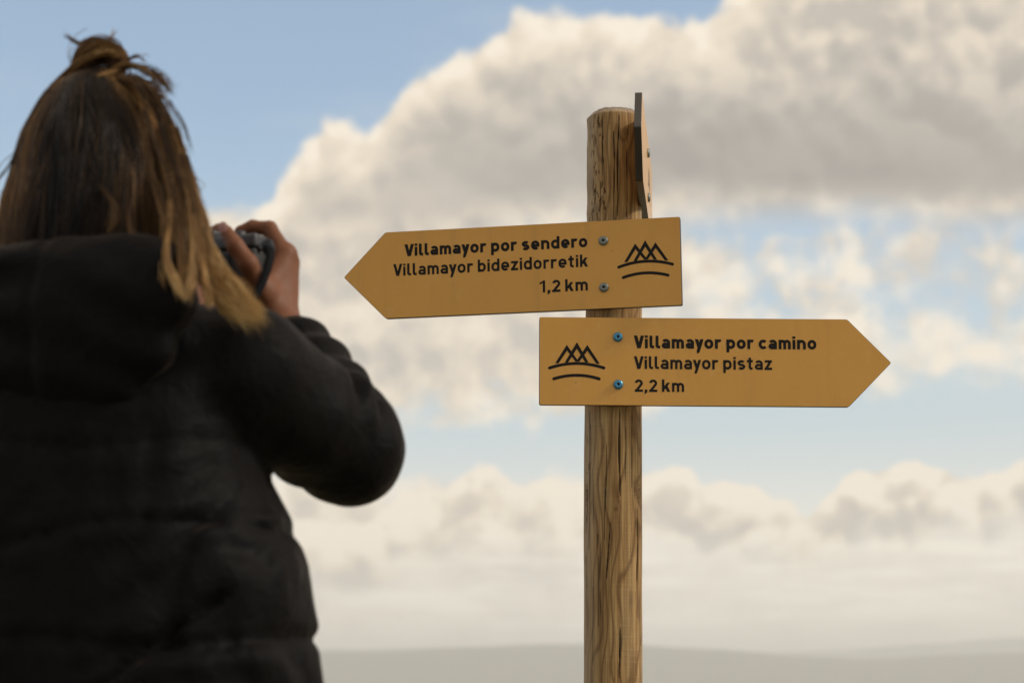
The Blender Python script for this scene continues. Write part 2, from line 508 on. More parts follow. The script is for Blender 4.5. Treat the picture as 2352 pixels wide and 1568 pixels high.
    for i in range(70):
        z0 = rg.uniform(0.9, 1.95)
        add_crack(rg.uniform(-np.pi, np.pi), z0, z0 + rg.uniform(0.03, 0.22), rg.uniform(0.00035, 0.0007), 0.0015, 0.03, 30 + i)
    # eroded, wormed strip on the left of the head
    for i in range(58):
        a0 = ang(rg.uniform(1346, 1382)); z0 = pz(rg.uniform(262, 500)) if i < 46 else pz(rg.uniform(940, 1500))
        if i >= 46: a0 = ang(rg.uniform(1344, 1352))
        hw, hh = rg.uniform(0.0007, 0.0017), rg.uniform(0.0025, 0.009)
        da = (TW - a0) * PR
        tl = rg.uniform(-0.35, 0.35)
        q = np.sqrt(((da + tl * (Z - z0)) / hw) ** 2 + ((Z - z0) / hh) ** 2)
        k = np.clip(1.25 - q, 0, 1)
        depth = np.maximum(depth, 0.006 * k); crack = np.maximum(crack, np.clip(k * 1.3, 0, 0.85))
    rr = PR + wob(Z, 21, 0.0006) + 0.0005 * np.sin(TW * 3 + Z * 4) + 0.0004 * np.sin(TW * 7 - Z * 9)
    rr = rr - 0.0012 * np.clip((1.15 - np.abs(TW + 1.25)) / 0.4, 0, 1) * np.clip((Z - pz(520)) / 0.02, 0, 1) * np.abs(np.sin(Z * 55) * np.sin(Z * 23))
    rr = rr - depth
    ch = np.clip((Z - (POST_Z - 0.0205)) / 0.0085, 0, 1)
    rr = rr - 0.0085 * ch * (1 + 0.18 * np.sin(TW * 5 + 1))
    grey = np.clip(np.exp(-((TW + 1.2) / 0.5) ** 2) * 0.9 + 0.5 * np.exp(-((TW - 1.45) / 0.35) ** 2) + 0.5 * np.clip((Z - (POST_Z - 0.03)) / 0.02, 0, 1), 0, 1)
    vs = np.stack([post_x(Z) + rr * np.sin(TW), POST_B[1] - rr * np.cos(TW), Z], -1).reshape(-1, 3)
    nr = len(zz)
    extra, ex = [], dict(ring=[], knot=[], crack=[], grey=[])
    # domed, rough sawn top
    tops = []
    for q, (fr, dz) in enumerate(((0.965, 0.0012), (0.90, 0.0028), (0.72, 0.0050), (0.5, 0.0070), (0.25, 0.008))):
        rrow = rr[-1] * fr
        zrow = zz[-1] + dz + 0.0008 * np.sin(th * 23 + q * 2) * np.sin(th * 9 + q) + np.random.default_rng(q).uniform(-0.0007, 0.0007, nt)
        tops.append(np.stack([post_x(zz[-1]) + rrow * np.sin(th), POST_B[1] - rrow * np.cos(th), zrow], -1))
    vs = np.concatenate([vs] + tops + [np.array([[post_x(zz[-1]), POST_B[1], zz[-1] + 0.013]])])
    I, J = np.meshgrid(np.arange(nr + 4), np.arange(nt), indexing='ij')
    J2 = (J + 1) % nt
    f = np.stack([I * nt + J, I * nt + J2, (I + 1) * nt + J2, (I + 1) * nt + J], -1).reshape(-1, 4)
    last = len(vs) - 1
    o0 = (nr + 4) * nt
    cap = np.array([[o0 + j, o0 + (j + 1) % nt, last, last] for j in range(nt)])
    me = bpy.data.meshes.new('post_shaft')
    me.from_pydata(vs.tolist(), [], f.tolist() + [c[:3].tolist() for c in cap])
    nx = len(vs) - nr * nt
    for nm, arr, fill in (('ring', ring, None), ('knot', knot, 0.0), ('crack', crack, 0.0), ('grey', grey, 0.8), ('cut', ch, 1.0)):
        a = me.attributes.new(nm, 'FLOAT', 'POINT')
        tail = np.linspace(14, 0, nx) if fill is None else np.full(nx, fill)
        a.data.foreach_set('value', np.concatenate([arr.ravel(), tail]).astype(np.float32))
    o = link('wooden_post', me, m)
    tag(o, 'round weathered wooden post with cracks and knots holding three trail signs', 'post')
build_post()

# ------------------------------------------------------------------ sign boards
def sign_materials():
    m, n, b = material('ochre_sign_paint')
    co = n.node('ShaderNodeTexCoord').outputs['Object']
    big = n.noise(co, 7.0, 3.0, 0.5); sp = n.noise(co, 260.0, 2.0, 0.5)
    col = n.mix(big, (0.57, 0.282, 0.042), (0.65, 0.328, 0.052))
    vo = n.node('ShaderNodeTexVoronoi', feature='F1'); n.put(vo.inputs['Vector'], co); vo.inputs['Scale'].default_value = 42.0
    gate = n.step(n.noise(co, 30.0, 1.0), 0.60, 0.66)
    col = n.mix(n.mul(n.step(vo.outputs['Distance'], 0.075, 0.035), gate, 0.75), col, (0.12, 0.06, 0.02))
    col = n.mix(n.mul(n.step(sp, 0.66, 0.8), 0.14), col, (0.26, 0.14, 0.05))
    sx, sy, sz = n.sep(co)
    run = n.noise(n.comb(n.mul(sx, 38.0), n.mul(sy, 38.0), n.mul(sz, 3.0)), 1.0, 4.0, 0.6)
    col = n.mix(n.mul(n.step(run, 0.52, 0.74), 0.20), col, (0.36, 0.19, 0.05))
    dust = n.noise(co, 55.0, 6.0, 0.7)
    col = n.mix(n.mul(n.step(dust, 0.52, 0.75), 0.22), col, (0.66, 0.42, 0.15))
    n.put(b.inputs['Base Color'], col)
    n.put(b.inputs['Roughness'], n.lin(n.noise(co, 18.0, 4.0, 0.6), 0.3, 0.7, 0.33, 0.46))
    b.inputs['Specular IOR Level'].default_value = 0.30
    b.inputs['Coat Weight'].default_value = 0.45
    b.inputs['Coat Roughness'].default_value = 0.14
    edge = simple('dark_laminate_edge', (0.030, 0.024, 0.020), 0.42, var=0.25, bscale=90, bump=0.1)
    ink = simple('sign_print_black', (0.012, 0.010, 0.008), 0.5, spec=0.15, var=0.3, bscale=160)
    return m, edge, ink
SIGN, EDGE, INK = sign_materials()
ZINC = simple('zinc_screw', (0.20, 0.215, 0.20), 0.42, 0.9, var=0.3, bscale=900, bump=0.2)
SKY_ZINC = simple('sky_tinted_screw', (0.08, 0.24, 0.38), 0.42, 0.9, var=0.3, bscale=900, bump=0.2)  # blue sky reflection on the lower screw heads, painted in as base colour
HOLE = simple('screw_socket_dark', (0.02, 0.02, 0.022), 0.6)

# letters built as strokes, DIN-like; units: cap height 1, x-height 0.75
XH = 0.75
def arc(cx, cy, rx, ry, a0, a1, n=10):
    return [(cx + rx * math.cos(R(a0 + (a1 - a0) * i / n)), cy + ry * math.sin(R(a0 + (a1 - a0) * i / n))) for i in range(n + 1)]
def glyph(ch, s):
    """-> (advance, strokes, polygons); a stroke is (points, closed)"""
    h = s / 2; st = []; pg = []
    W = 0.515 + 0.60 * s
    r = (W - s) / 2
    def stadium(x0, y0, w_, hgt):
        rr = w_ / 2
        ry = min(rr * 1.05, hgt / 2)
        return arc(x0 + rr, y0 + hgt - ry, rr, ry, 0, 180, 12) + arc(x0 + rr, y0 + ry, rr, ry, 180, 360, 12)
    def para(x0, y0, x1, y1, wx):
        return [(x0 - wx / 2, y0), (x0 + wx / 2, y0), (x1 + wx / 2, y1), (x1 - wx / 2, y1)]
    X = XH
    if ch in 'obdp':
        st.append((stadium(h, h, W - s, X - s), True))
        if ch == 'b': st.append(([(h, 0), (h, 1.02)], False))
        if ch == 'd': st.append(([(W - h, 0), (W - h, 1.02)], False))
        if ch == 'p': st.append(([(h, -0.27), (h, X)], False))
        return W, st, pg
    if ch == 'i':
        st.append(([(h, 0), (h, X)], False))
        pg.append([(0, 0.83), (s, 0.83), (s, 0.83 + s * 0.86), (0, 0.83 + s * 0.86)])
        return s, st, pg
    if ch == 'l':
        q = 0.12
        st.append(([(h, 1.0), (h, h + q)] + arc(h + q, h + q, q, q, 180, 270, 5)[1:] + [(h + q + 0.10, h)], False))
        return h + q + 0.10, st, pg
    if ch == 't':
        q = 0.11; x0 = 0.12
        st.append(([(x0 + h, 0.95), (x0 + h, h + q)] + arc(x0 + h + q, h + q, q, q, 180, 270, 5)[1:] + [(x0 + h + q + 0.09, h)], False))
        st.append(([(0, X - h * 0.85), (x0 + s + 0.13, X - h * 0.85)], False))
        return x0 + s + 0.15, st, pg
    if ch == 'n':
        st.append(([(h, 0), (h, X)], False))
        st.append((arc(W / 2, X - h - r * 1.05, r, r * 1.05, 180, 0, 12) + [(W - h, 0)], False))
        return W, st, pg
    if ch == 'm':
        wm = W * 0.86; rm = (wm - s) / 2
        st.append(([(h, 0), (h, X)], False))
        st.append((arc(h + rm, X - h - rm * 1.1, rm, rm * 1.1, 180, 0, 10) + [(h + 2 * rm, 0)], False))
        st.append((arc(h + 3 * rm, X - h - rm * 1.1, rm, rm * 1.1, 180, 0, 10) + [(h + 4 * rm, 0)], False))
        return s + 4 * rm, st, pg
    if ch == 'r':
        st.append(([(h, 0), (h, X)], False))
        q = r * 0.95
        st.append((arc(h + q, X - h - q, q, q, 180, 52, 9), False))
        return h + q + q * 0.62 + h * 0.55, st, pg
    if ch == 'a':
        w_ = W * 0.95
        rr = (w_ - s) / 2; by = 0.44
        st.append((arc(w_ / 2, X - h - rr * .92, rr, rr * .92, 152, 0, 12) + [(w_ - h, 0)], False))
        ry = (by - s) / 2 + 0.01
        st.append(([(w_ - h, by - h + 0.02), (h + ry, by - h + 0.02)] + arc(h + ry, h + ry, ry, ry, 90, 270, 10) + [(w_ - h - rr * .7, h)] + arc(w_ - h - rr * .7, h + rr * .8, rr * .7, rr * .8, 270, 350, 6)[1:], False))
        return w_, st, pg
    if ch == 'e':
        w_ = W; ry = r * 1.05
        st.append(([(w_ - h, X * .47)] + [(w_ - h, X - h - ry)] + arc(w_ / 2, X - h - ry, r, ry, 0, 180, 12) + arc(w_ / 2, h + ry, r, ry, 180, 318, 12), False))
        st.append(([(h, X * .47), (w_ - h * 0.02, X * .47)], False))
        return w_, st, pg
    if ch == 'c':
        w_ = W * 0.97; ry = r * 1.05
        st.append((arc(h + r, X - h - ry, r, ry, 38, 180, 12) + arc(h + r, h + ry, r, ry, 180, 322, 12), False))
        return w_ * 0.95, st, pg
    if ch == 's':
        w_ = W * 0.92; rr = (w_ - s) / 2; ry = (X - s) / 4; c = w_ / 2
        st.append((arc(c, X - h - ry, rr, ry, 32, 180, 9) + arc(c, X - h - ry, rr, ry, 180, 265, 5)[1:] + arc(c, h + ry, rr, ry, 85, 0, 5) + arc(c, h + ry, rr, ry, 0, -148, 9)[1:], False))
        return w_, st, pg
    if ch == 'y':
        w_ = 0.50 + s * 0.62; wx = s * 1.12
        pg.append(para(w_ / 2 + s * 0.02, 0.06, wx / 2, X, wx))
        x0, y0 = w_ / 2 - (w_ - wx) / 2 * 0.26, -0.13
        pg.append([(x0 - wx / 2, y0), (x0 + wx / 2, y0), (w_, X), (w_ - wx, X)])
        st.append(([(x0 + 0.004, y0 + 0.01)] + arc(x0 - 0.09, y0 - 0.02, 0.085, 0.10, 10, -80, 6)[1:] + [(x0 - 0.13, y0 - 0.125)], False))
        return w_, st, pg
    if ch == 'V':
        w_ = 0.62 + s * 0.55; wx = s * 1.12
        pg.append(para(w_ / 2 - s * 0.03, 0, wx / 2, 1, wx))
        pg.append(para(w_ / 2 + s * 0.03, 0, w_ - wx / 2, 1, wx))
        return w_, st, pg
    if ch == 'z':
        w_ = W * 0.9
        st.append(([(0.02, X - h * .92), (w_ - 0.01, X - h * .92)], False)); st.append(([(0, h * .92), (w_, h * .92)], False))
        pg.append(para(s * 0.62, s * .4, w_ - s * 0.62, X - s * .4, s * 1.22))
        return w_, st, pg
    if ch == 'k':
        w_ = 0.50 + s * 0.55
        st.append(([(h, 0), (h, 1.02)], False))
        wx = s * 1.22
        pg.append(para(h + 0.03, 0.22, w_ - wx / 2 - .01, X, wx))
        pg.append(para(w_ - wx / 2 + .01, 0, h + 0.20, 0.50, wx))
        return w_, st, pg
    if ch == '1':
        st.append(([(0.30, 0), (0.30, 1)], False))
        pg.append([(0.0, 0.66), (0.0, 0.66 + s * 1.05), (0.30 + h, 1.0), (0.30, 0.86)])
        return 0.30 + h + 0.04, st, pg
    if ch == '2':
        w_ = 0.50 + s * 0.5; rr = (w_ - s) / 2; ry = rr * 1.02; cy = 1 - h - ry
        e = arc(w_ / 2, cy, rr, ry, 172, -38, 14)
        st.append((e + [(h + 0.06, s * 0.75)], False))
        st.append(([(0, h * .95), (w_, h * .95)], False))
        return w_, st, pg
    if ch == ',':
        pg.append([(0, 0), (0, s), (s * 1.05, s), (s * 1.05, -0.02), (0.03, -0.20), (0.0, -0.20)])
        return s * 1.05, st, pg
    return 0.26, st, pg
class Flat:
    """flat print: every stroke an ink film, each a hair above the one before"""
    def __init__(s): s.v = []; s.f = []; s.k = 0
    def lift(s):
        s.k = (s.k + 1) % 7
        return 0.00025 + 0.00003 * s.k
    def poly(s, pts):
        z = s.lift(); b = len(s.v)
        a = sum(pts[i][0] * pts[(i + 1) % len(pts)][1] - pts[(i + 1) % len(pts)][0] * pts[i][1] for i in range(len(pts)))
        if a < 0: pts = pts[::-1]
        s.v += [(x, y, z) for x, y in pts]; s.f.append(tuple(range(b, b + len(pts))))
    def stroke(s, pts, width, closed=False, cap=False):
        z = s.lift()
        q = [pts[0]]
        for p in pts[1:]:
            if math.hypot(p[0] - q[-1][0], p[1] - q[-1][1]) > 1e-7: q.append(p)
        if closed and math.hypot(q[0][0] - q[-1][0], q[0][1] - q[-1][1]) < 1e-6: q.pop()
        n = len(q); b = len(s.v); hw = width / 2
        for i in range(n):
            p0 = q[(i - 1) % n] if (closed or i > 0) else None
            p1 = q[(i + 1) % n] if (closed or i < n - 1) else None
            ds = []
            if p0 is not None: ds.append((q[i][0] - p0[0], q[i][1] - p0[1]))
            if p1 is not None: ds.append((p1[0] - q[i][0], p1[1] - q[i][1]))
            ns = []
            for d in ds:
                l = math.hypot(*d); ns.append((-d[1] / l, d[0] / l))
            nx = sum(a[0] for a in ns); ny = sum(a[1] for a in ns); l = math.hypot(nx, ny) or 1
            nx, ny = nx / l, ny / l
            mt = hw / max(0.35, nx * ns[0][0] + ny * ns[0][1])
            s.v.append((q[i][0] - nx * mt, q[i][1] - ny * mt, z)); s.v.append((q[i][0] + nx * mt, q[i][1] + ny * mt, z))
        for i in range(n if closed else n - 1):
            j = (i + 1) % n
            s.f.append((b + 2 * i, b + 2 * j, b + 2 * j + 1, b + 2 * i + 1))
        if cap:
            for e in (0, n - 1):
                s.poly([(q[e][0] + hw * math.cos(R(t)), q[e][1] + hw * math.sin(R(t))) for t in range(0, 360, 20)])
    def text(s, string, x0, x1, base, cap, stroke, gap):
        x = 0; parts = []
        for i, ch in enumerate(string):
            adv, st, pg = glyph(ch, stroke)
            parts.append((x, st, pg))
            g = gap if ch != ' ' else 0
            nxt = string[i + 1] if i + 1 < len(string) else ''
            if ch == 'r' and nxt not in ' ': g -= 0.03
            if ch in 'Vy' or nxt == 'y': g -= 0.06
            if ch in ' ' or nxt in ' ': g *= 0.6
            x += adv + g
        x -= gap
        k = (x1 - x0) / (x * cap)          # horizontal fit
        for xo, st, pg in parts:
            T = lambda p: (x0 + (xo + p[0]) * cap * k, base + p[1] * cap)
            for pts, closed in st: s.stroke([T(p) for p in pts], stroke * cap * (0.5 + 0.5 * k), closed)
            for pts in pg: s.poly([T(p) for p in pts])
    def build(s, name, mat, M, parent):
        me = bpy.data.meshes.new(name)
        me.from_pydata([tuple(M @ Vector(p)) for p in s.v], [], s.f)
        return link(name, me, mat, parent, smooth=False)

def frame_of(origin, yaw, roll):
    u = Vector((math.cos(yaw), -math.sin(yaw), 0)); zz = Vector((0, 0, 1))
    u2 = u * math.cos(roll) + zz * math.sin(roll); v2 = zz * math.cos(roll) - u * math.sin(roll)
    nn = u2.cross(v2)                      # towards the viewer
    return Matrix(((u2.x, v2.x, nn.x, origin[0]), (u2.y, v2.y, nn.y, origin[1]), (u2.z, v2.z, nn.z, origin[2]), (0, 0, 0, 1)))
TH = 0.012
def board(M, outline, parent):
    bm = bmesh.new()
    # rounded corners
    pts = []
    n = len(outline)
    for i in range(n):
        a, b, c = (Vector(outline[(i + k) % n]) for k in (-1, 0, 1))
        d0, d1 = (a - b).normalized(), (c - b).normalized()
        rr = 0.0035
        for t in range(5):
            q = t / 4
            pts.append(b + d0 * rr * (1 - q) ** 2 + d1 * rr * q ** 2)
    f0 = [bm.verts.new((p.x, p.y, 0)) for p in pts]
    fi = [bm.verts.new((p.x, p.y, -0.0007)) for p in pts]
    ctr = Vector((sum(p.x for p in pts) / len(pts), sum(p.y for p in pts) / len(pts)))
    for v, p in zip(f0, pts):              # eased front edge
        d = (ctr - p).normalized() * 0.0009
        v.co.x += d.x; v.co.y += d.y
    bk = [bm.verts.new((p.x, p.y, -TH)) for p in pts]
    m = len(pts)
    fr = bm.faces.new(f0); fr.material_index = 0
    bb = bm.faces.new(bk[::-1]); bb.material_index = 0
    for i in range(m):
        j = (i + 1) % m
        q = bm.faces.new((f0[i], fi[i], fi[j], f0[j])); q.material_index = 1
        q = bm.faces.new((fi[i], bk[i], bk[j], fi[j])); q.material_index = 1
    bmesh.ops.transform(bm, matrix=M, verts=bm.verts)
    return link('board', from_bm('board', bm), [SIGN, EDGE], parent, smooth=False)
def screw(M, x, y, mat, parent, spin=0.0):
    bm = bmesh.new()
    prof = [(0.0, 0.0006), (0.0019, 0.0006), (0.0020, 0.0034), (0.0030, 0.0042), (0.0058, 0.0038), (0.0078, 0.0027), (0.0083, 0.0016), (0.0083, 0.0)]
    N = 36; rows = []
    for k, (r, z) in enumerate(prof):
        row = []
        for i in range(N):
            a = 2 * math.pi * i / N + spin
            rr, z2 = r, z
            if k in (1, 2): rr = r * (1 + 0.22 * math.cos(6 * a))      # star socket
            if k == 4: z2 = z + (0.0006 if i % 3 == 0 else -0.0002)    # serrated face
            row.append(bm.verts.new((x + rr * math.cos(a), y + rr * math.sin(a), z2)))
        rows.append(row)
    for k in range(len(prof) - 1):
        for i in range(N):
            j = (i + 1) % N
            f = bm.faces.new((rows[k][i], rows[k + 1][i], rows[k + 1][j], rows[k][j]))
            f.material_index = 1 if k < 2 else 0
    bmesh.ops.remove_doubles(bm, verts=bm.verts, dist=1e-6)
    bmesh.ops.transform(bm, matrix=M, verts=bm.verts)
    me = bpy.data.meshes.new('screw'); bm.normal_update(); bm.to_mesh(me); bm.free()
    o = link('screw', me, [mat, HOLE], parent, smooth=True)
    return o
def emblem(M, cx, cy, parent, mat=None):
    F = Flat(); mm = 0.001
    T = lambda x, y: (cx + x * mm, cy + y * mm)
    wd = 5.1
    def leg(ax, ay, fx, fy): F.poly([T(ax - wd * .56, ay), T(ax + wd * .56, ay), T(fx + wd * .56, fy), T(fx - wd * .56, fy)])
    peaks = ((-17.3, 33.0), (0.0, 37.8), (17.8, 33.2))
    feet = (((-34.2, 1.0), (0.4, 4.0)), ((-17.9, 2.5), (17.0, 3.0)), ((1.2, 4.0), (36.2, 0.6)))
    for (ax, ay), (l, r_) in zip(peaks, feet):
        for (fx, fy) in (l, r_):
            k = wd * .56
            # inner edge of the leg ends below the apex: mitred tip
            s_ = 1 if fx > ax else -1
            t = (ay - fy); dx = (fx - ax) / t
            drop = k / abs(dx)
            F.poly([T(ax, ay), T(ax + 0 * s_, ay - 2 * drop + 0.001), T(fx - s_ * k, fy), T(fx + s_ * k, fy)])
    def bow(x0, y0, xm, ym, x1, y1, w_):
        pts = []
        for i in range(19):
            t = i / 18
            a = (x0 + (x1 - x0) * t)
            y = y0 + (y1 - y0) * t + (ym - (y0 + y1) / 2) * 4 * t * (1 - t)
            pts.append(T(a, y))
        F.stroke(pts, w_ * mm, cap=True)
    bow(-46.6, -7.0, 0, 1.0, 46.0, -6.4, wd)
    bow(-39.2, -25.6, 0, -19.3, 38.0, -25.2, wd)
    return F.build('emblem', mat or INK, M, parent)

# upper sign, points left
MA = frame_of((0.17440874, 3.355, 1.72334136), R(10.5), R(0.7))
sa = empty('direction_sign', MA.translation, 'ochre arrow board pointing left reading Villamayor por sendero 1,2 km', 'sign', 'trail signs on the wooden post')
board(MA, [(-0.4035, 0.0768), (-0.4790, -0.0004), (-0.4035, -0.0770), (0.1166, -0.0770), (0.1166, 0.0768)][::-1], sa)
for s_, x0, x1, base, cap_, wt, gp in (('Villamayor por sendero', -0.3690, -0.0455, 0.0318, 0.0215, 0.220, 0.110),
                                     ('Villamayor bidezidorretik', -0.3893, -0.0455, -0.0026, 0.0215, 0.186, 0.125),
                                     ('1,2 km', -0.1290, -0.0462, -0.0442, 0.0210, 0.185, 0.13)):
    F = Flat(); F.text(s_, x0, x1, base, cap_, wt, gp); F.build('lettering', INK, MA, sa)
emblem(MA, 0.0556, 0.0008, sa)
for k, (x, y) in enumerate(((-0.0166, 0.0413), (-0.0173, -0.0404))): screw(MA, x, y, ZINC, sa, 0.3 + k)

# lower sign, points right
MB = frame_of((0.17298337, 3.355, 1.55289662), R(-0.75), R(-0.3))
sb = empty('direction_sign', MB.translation, 'ochre arrow board pointing right reading Villamayor por camino 2,2 km', 'sign', 'trail signs on the wooden post')
board(MB, [(-0.1266, 0.0768), (0.4012, 0.0768), (0.4752, 0.0020), (0.4012, -0.0742), (-0.1266, -0.0742)][::-1], sb)
for s_, x0, x1, base, cap_, wt, gp in (('Villamayor por camino', 0.0350, 0.3464, 0.0240, 0.0220, 0.220, 0.110),
                                     ('Villamayor pistaz', 0.0350, 0.2698, -0.0117, 0.0220, 0.186, 0.125),
                                     ('2,2 km', 0.0362, 0.1192, -0.0508, 0.0210, 0.185, 0.13)):
    F = Flat(); F.text(s_, x0, x1, base, cap_, wt, gp); F.build('lettering', INK, MB, sb)
emblem(MB, -0.0623, -0.0040, sb)
for k, (x, y) in enumerate(((0.0076, 0.0430), (0.0080, -0.0389))): screw(MB, x, y, SKY_ZINC, sb, 0.9 + k)

# third sign, seen on its edge: it points towards the viewer along the right side of the post
zc = P(1467, 291, 3.16)[2]
tip = np.array([P(1466, 291, 3.16)[0] + 0.005, 3.16, zc])
yaw3 = R(84.3)
u3 = Vector((-math.cos(yaw3), -math.sin(yaw3), 0)); v3 = Vector((0, 0, 1)); n3 = Vector((math.sin(yaw3), -math.cos(yaw3), 0))
o3 = Vector(tip) - u3 * 0.476
MC = Matrix(((u3.x, v3.x, n3.x, o3.x), (u3.y, v3.y, n3.y, o3.y), (u3.z, v3.z, n3.z, o3.z), (0, 0, 0, 1)))
sc = empty('direction_sign', o3, 'arrow board seen edge-on beside the post top, pointing towards the viewer', 'sign', 'trail signs on the wooden post')
board(MC, [(-0.118, 0.0770), (0.4140, 0.0770), (0.4760, 0.0), (0.4140, -0.0760), (-0.118, -0.0760)][::-1], sc)
for y in (0.041, -0.041): screw(MC, 0.150, y, ZINC, sc, 0.2)
emblem(MC, 0.075, -0.003, sc)

# ------------------------------------------------------------------ implicit surfaces -> meshes
def cap_(p, a, b, r1, r2=None):
    r2 = r1 if r2 is None else r2
    a = np.asarray(a); b = np.asarray(b); ab = b - a
    t = np.clip(((p - a) @ ab) / (ab @ ab), 0, 1)
    return np.linalg.norm(p - a - t[..., None] * ab, axis=-1) - (r1 + t * (r2 - r1))
def ell(p, c, rad, B=None):
    q = p - np.asarray(c)
    if B is not None: q = q @ np.asarray(B).T
    rad = np.asarray(rad)
    k0 = np.linalg.norm(q / rad, axis=-1); k1 = np.linalg.norm(q / rad ** 2, axis=-1)
    return k0 * (k0 - 1) / np.maximum(k1, 1e-6)
def smin(a, b, k):
    h = np.clip(0.5 + 0.5 * (b - a) / k, 0, 1)
    return b * (1 - h) + a * h - k * h * (1 - h)
def smax(a, b, k): return -smin(-a, -b, k)

def surface(fn, lo, hi, h, pad=0.03):
    """naive surface nets on a sparse block grid"""
    lo = np.asarray(lo, float); n = np.ceil((np.asarray(hi) - lo) / h).astype(int) + 1
    Bk = 16
    nb = np.ceil(n / Bk).astype(int); n = nb * Bk
    A = np.full(n, 1.0, np.float32)
    cen = (np.stack(np.meshgrid(*[np.arange(k) for k in nb], indexing='ij'), -1) + 0.5) * Bk * h + lo
    dc = fn(cen.reshape(-1, 3)).reshape(nb)
    rad = Bk * h * 0.87 + pad
    loc = np.stack(np.meshgrid(*[np.arange(Bk)] * 3, indexing='ij'), -1).reshape(-1, 3) * h
    todo = np.argwhere(np.abs(dc) < rad)
    for (i, j, k) in np.argwhere(dc <= -rad):
        A[i * Bk:(i + 1) * Bk, j * Bk:(j + 1) * Bk, k * Bk:(k + 1) * Bk] = -1.0
    for c0 in range(0, len(todo), 96):
        ch = todo[c0:c0 + 96]
        pts = (lo + ch * Bk * h)[:, None, :] + loc[None]
        v = fn(pts.reshape(-1, 3)).reshape(len(ch), Bk, Bk, Bk)
        for q, (i, j, k) in enumerate(ch):
            A[i * Bk:(i + 1) * Bk, j * Bk:(j + 1) * Bk, k * Bk:(k + 1) * Bk] = v[q]
    I = A < 0
    cnt = np.zeros(np.array(A.shape) - 1, np.uint8)
    for a in (0, 1):
        for b in (0, 1):
            for c in (0, 1):
                cnt += I[a:A.shape[0] - 1 + a, b:A.shape[1] - 1 + b, c:A.shape[2] - 1 + c]
    act = np.argwhere((cnt > 0) & (cnt < 8))
    idx = np.full(cnt.shape, -1, np.int32)
    idx[tuple(act.T)] = np.arange(len(act))
    acc = np.zeros((len(act), 3)); num = np.zeros(len(act))
    corners = [(a, b, c) for a in (0, 1) for b in (0, 1) for c in (0, 1)]
    val = {c: A[act[:, 0] + c[0], act[:, 1] + c[1], act[:, 2] + c[2]] for c in corners}
    for c in corners:
        for ax in range(3):
            if c[ax] == 0:
                d = list(c); d[ax] = 1; d = tuple(d)
                va, vb = val[c], val[d]
                x = (va < 0) != (vb < 0)
                t = np.where(x, va / np.where(x, va - vb, 1), 0)
                p = np.array(c, float)[None].repeat(len(act), 0); p[:, ax] += t
                acc[x] += p[x]; num[x] += 1
    V = lo + (act + acc / num[:, None]) * h
    quads = []
    for ax in range(3):
        sl0 = [slice(None)] * 3; sl1 = [slice(None)] * 3
        sl0[ax] = slice(0, -1); sl1[ax] = slice(1, None)
        a, b = I[tuple(sl0)], I[tuple(sl1)]
        e = np.argwhere(a != b)
        o1, o2 = [(1, 2), (2, 0), (0, 1)][ax]
        e = e[(e[:, o1] > 0) & (e[:, o2] > 0) & (e[:, o1] < cnt.shape[o1]) & (e[:, o2] < cnt.shape[o2])]
        inside = a[tuple(e.T)]
        def cell(d1, d2):
            q = e.copy(); q[:, o1] -= d1; q[:, o2] -= d2
            return idx[tuple(q.T)]
        q = np.stack([cell(1, 1), cell(0, 1), cell(0, 0), cell(1, 0)], 1)
        q[~inside] = q[~inside][:, ::-1]
        quads.append(q)
    Q = np.concatenate(quads)
    Q = Q[(Q >= 0).all(1)]
    return V, Q

# value noise used for cloth
_NG = np.random.default_rng(3).uniform(-1, 1, (32, 32, 32)).astype(np.float32)
def vnoise(p, sc_):
    q = p * sc_; i = np.floor(q).astype(int); f = q - i; f = f * f * (3 - 2 * f); i = i % 32; j = (i + 1) % 32
    g = lambda a, b, c: _NG[a, b, c]
    x0 = g(i[..., 0], i[..., 1], i[..., 2]) * (1 - f[..., 0]) + g(j[..., 0], i[..., 1], i[..., 2]) * f[..., 0]
    x1 = g(i[..., 0], j[..., 1], i[..., 2]) * (1 - f[..., 0]) + g(j[..., 0], j[..., 1], i[..., 2]) * f[..., 0]
    x2 = g(i[..., 0], i[..., 1], j[..., 2]) * (1 - f[..., 0]) + g(j[..., 0], i[..., 1], j[..., 2]) * f[..., 0]
    x3 = g(i[..., 0], j[..., 1], j[..., 2]) * (1 - f[..., 0]) + g(j[..., 0], j[..., 1], j[..., 2]) * f[..., 0]
    y0 = x0 * (1 - f[..., 1]) + x1 * f[..., 1]; y1 = x2 * (1 - f[..., 1]) + x3 * f[..., 1]
    return y0 * (1 - f[..., 2]) + y1 * f[..., 2]

# ------------------------------------------------------------------ the person
TY = R(18)                                     # the torso's turn to the right
HY = R(26)                                     # the head's turn
Z3 = np.array([0, 0, 1.0])
def fr(a): return np.array([math.cos(a), -math.sin(a), 0.0]), np.array([math.sin(a), math.cos(a), 0.0])
Rb, Fb = fr(TY)
Rh, Fh = fr(HY)
HEAD = P(238, 395, 2.10)
NECK = P(215, 660, 2.095)
TC = P(190, 1000, 2.10)                         # a point on the torso's axis
TC[2] = 0
def tz(py): return P(190, py, 2.10)[2]
SHR = P(560, 858, 2.055); ELR = P(800, 1030, 2.185); WRR = P(632, 722, 2.292)
def mir(p):                                    # across the torso's middle plane
    p = np.asarray(p); return p - 2 * ((p - TC) @ Rb) * Rb
SHL = mir(SHR); ELL = mir(ELR)
CAMC = P(597, 595, 2.285) - Rh * 0.053 + Fh * 0.004
def mirc(p):
    p = np.asarray(p); return p - 2 * ((p - CAMC) @ Rh) * Rh
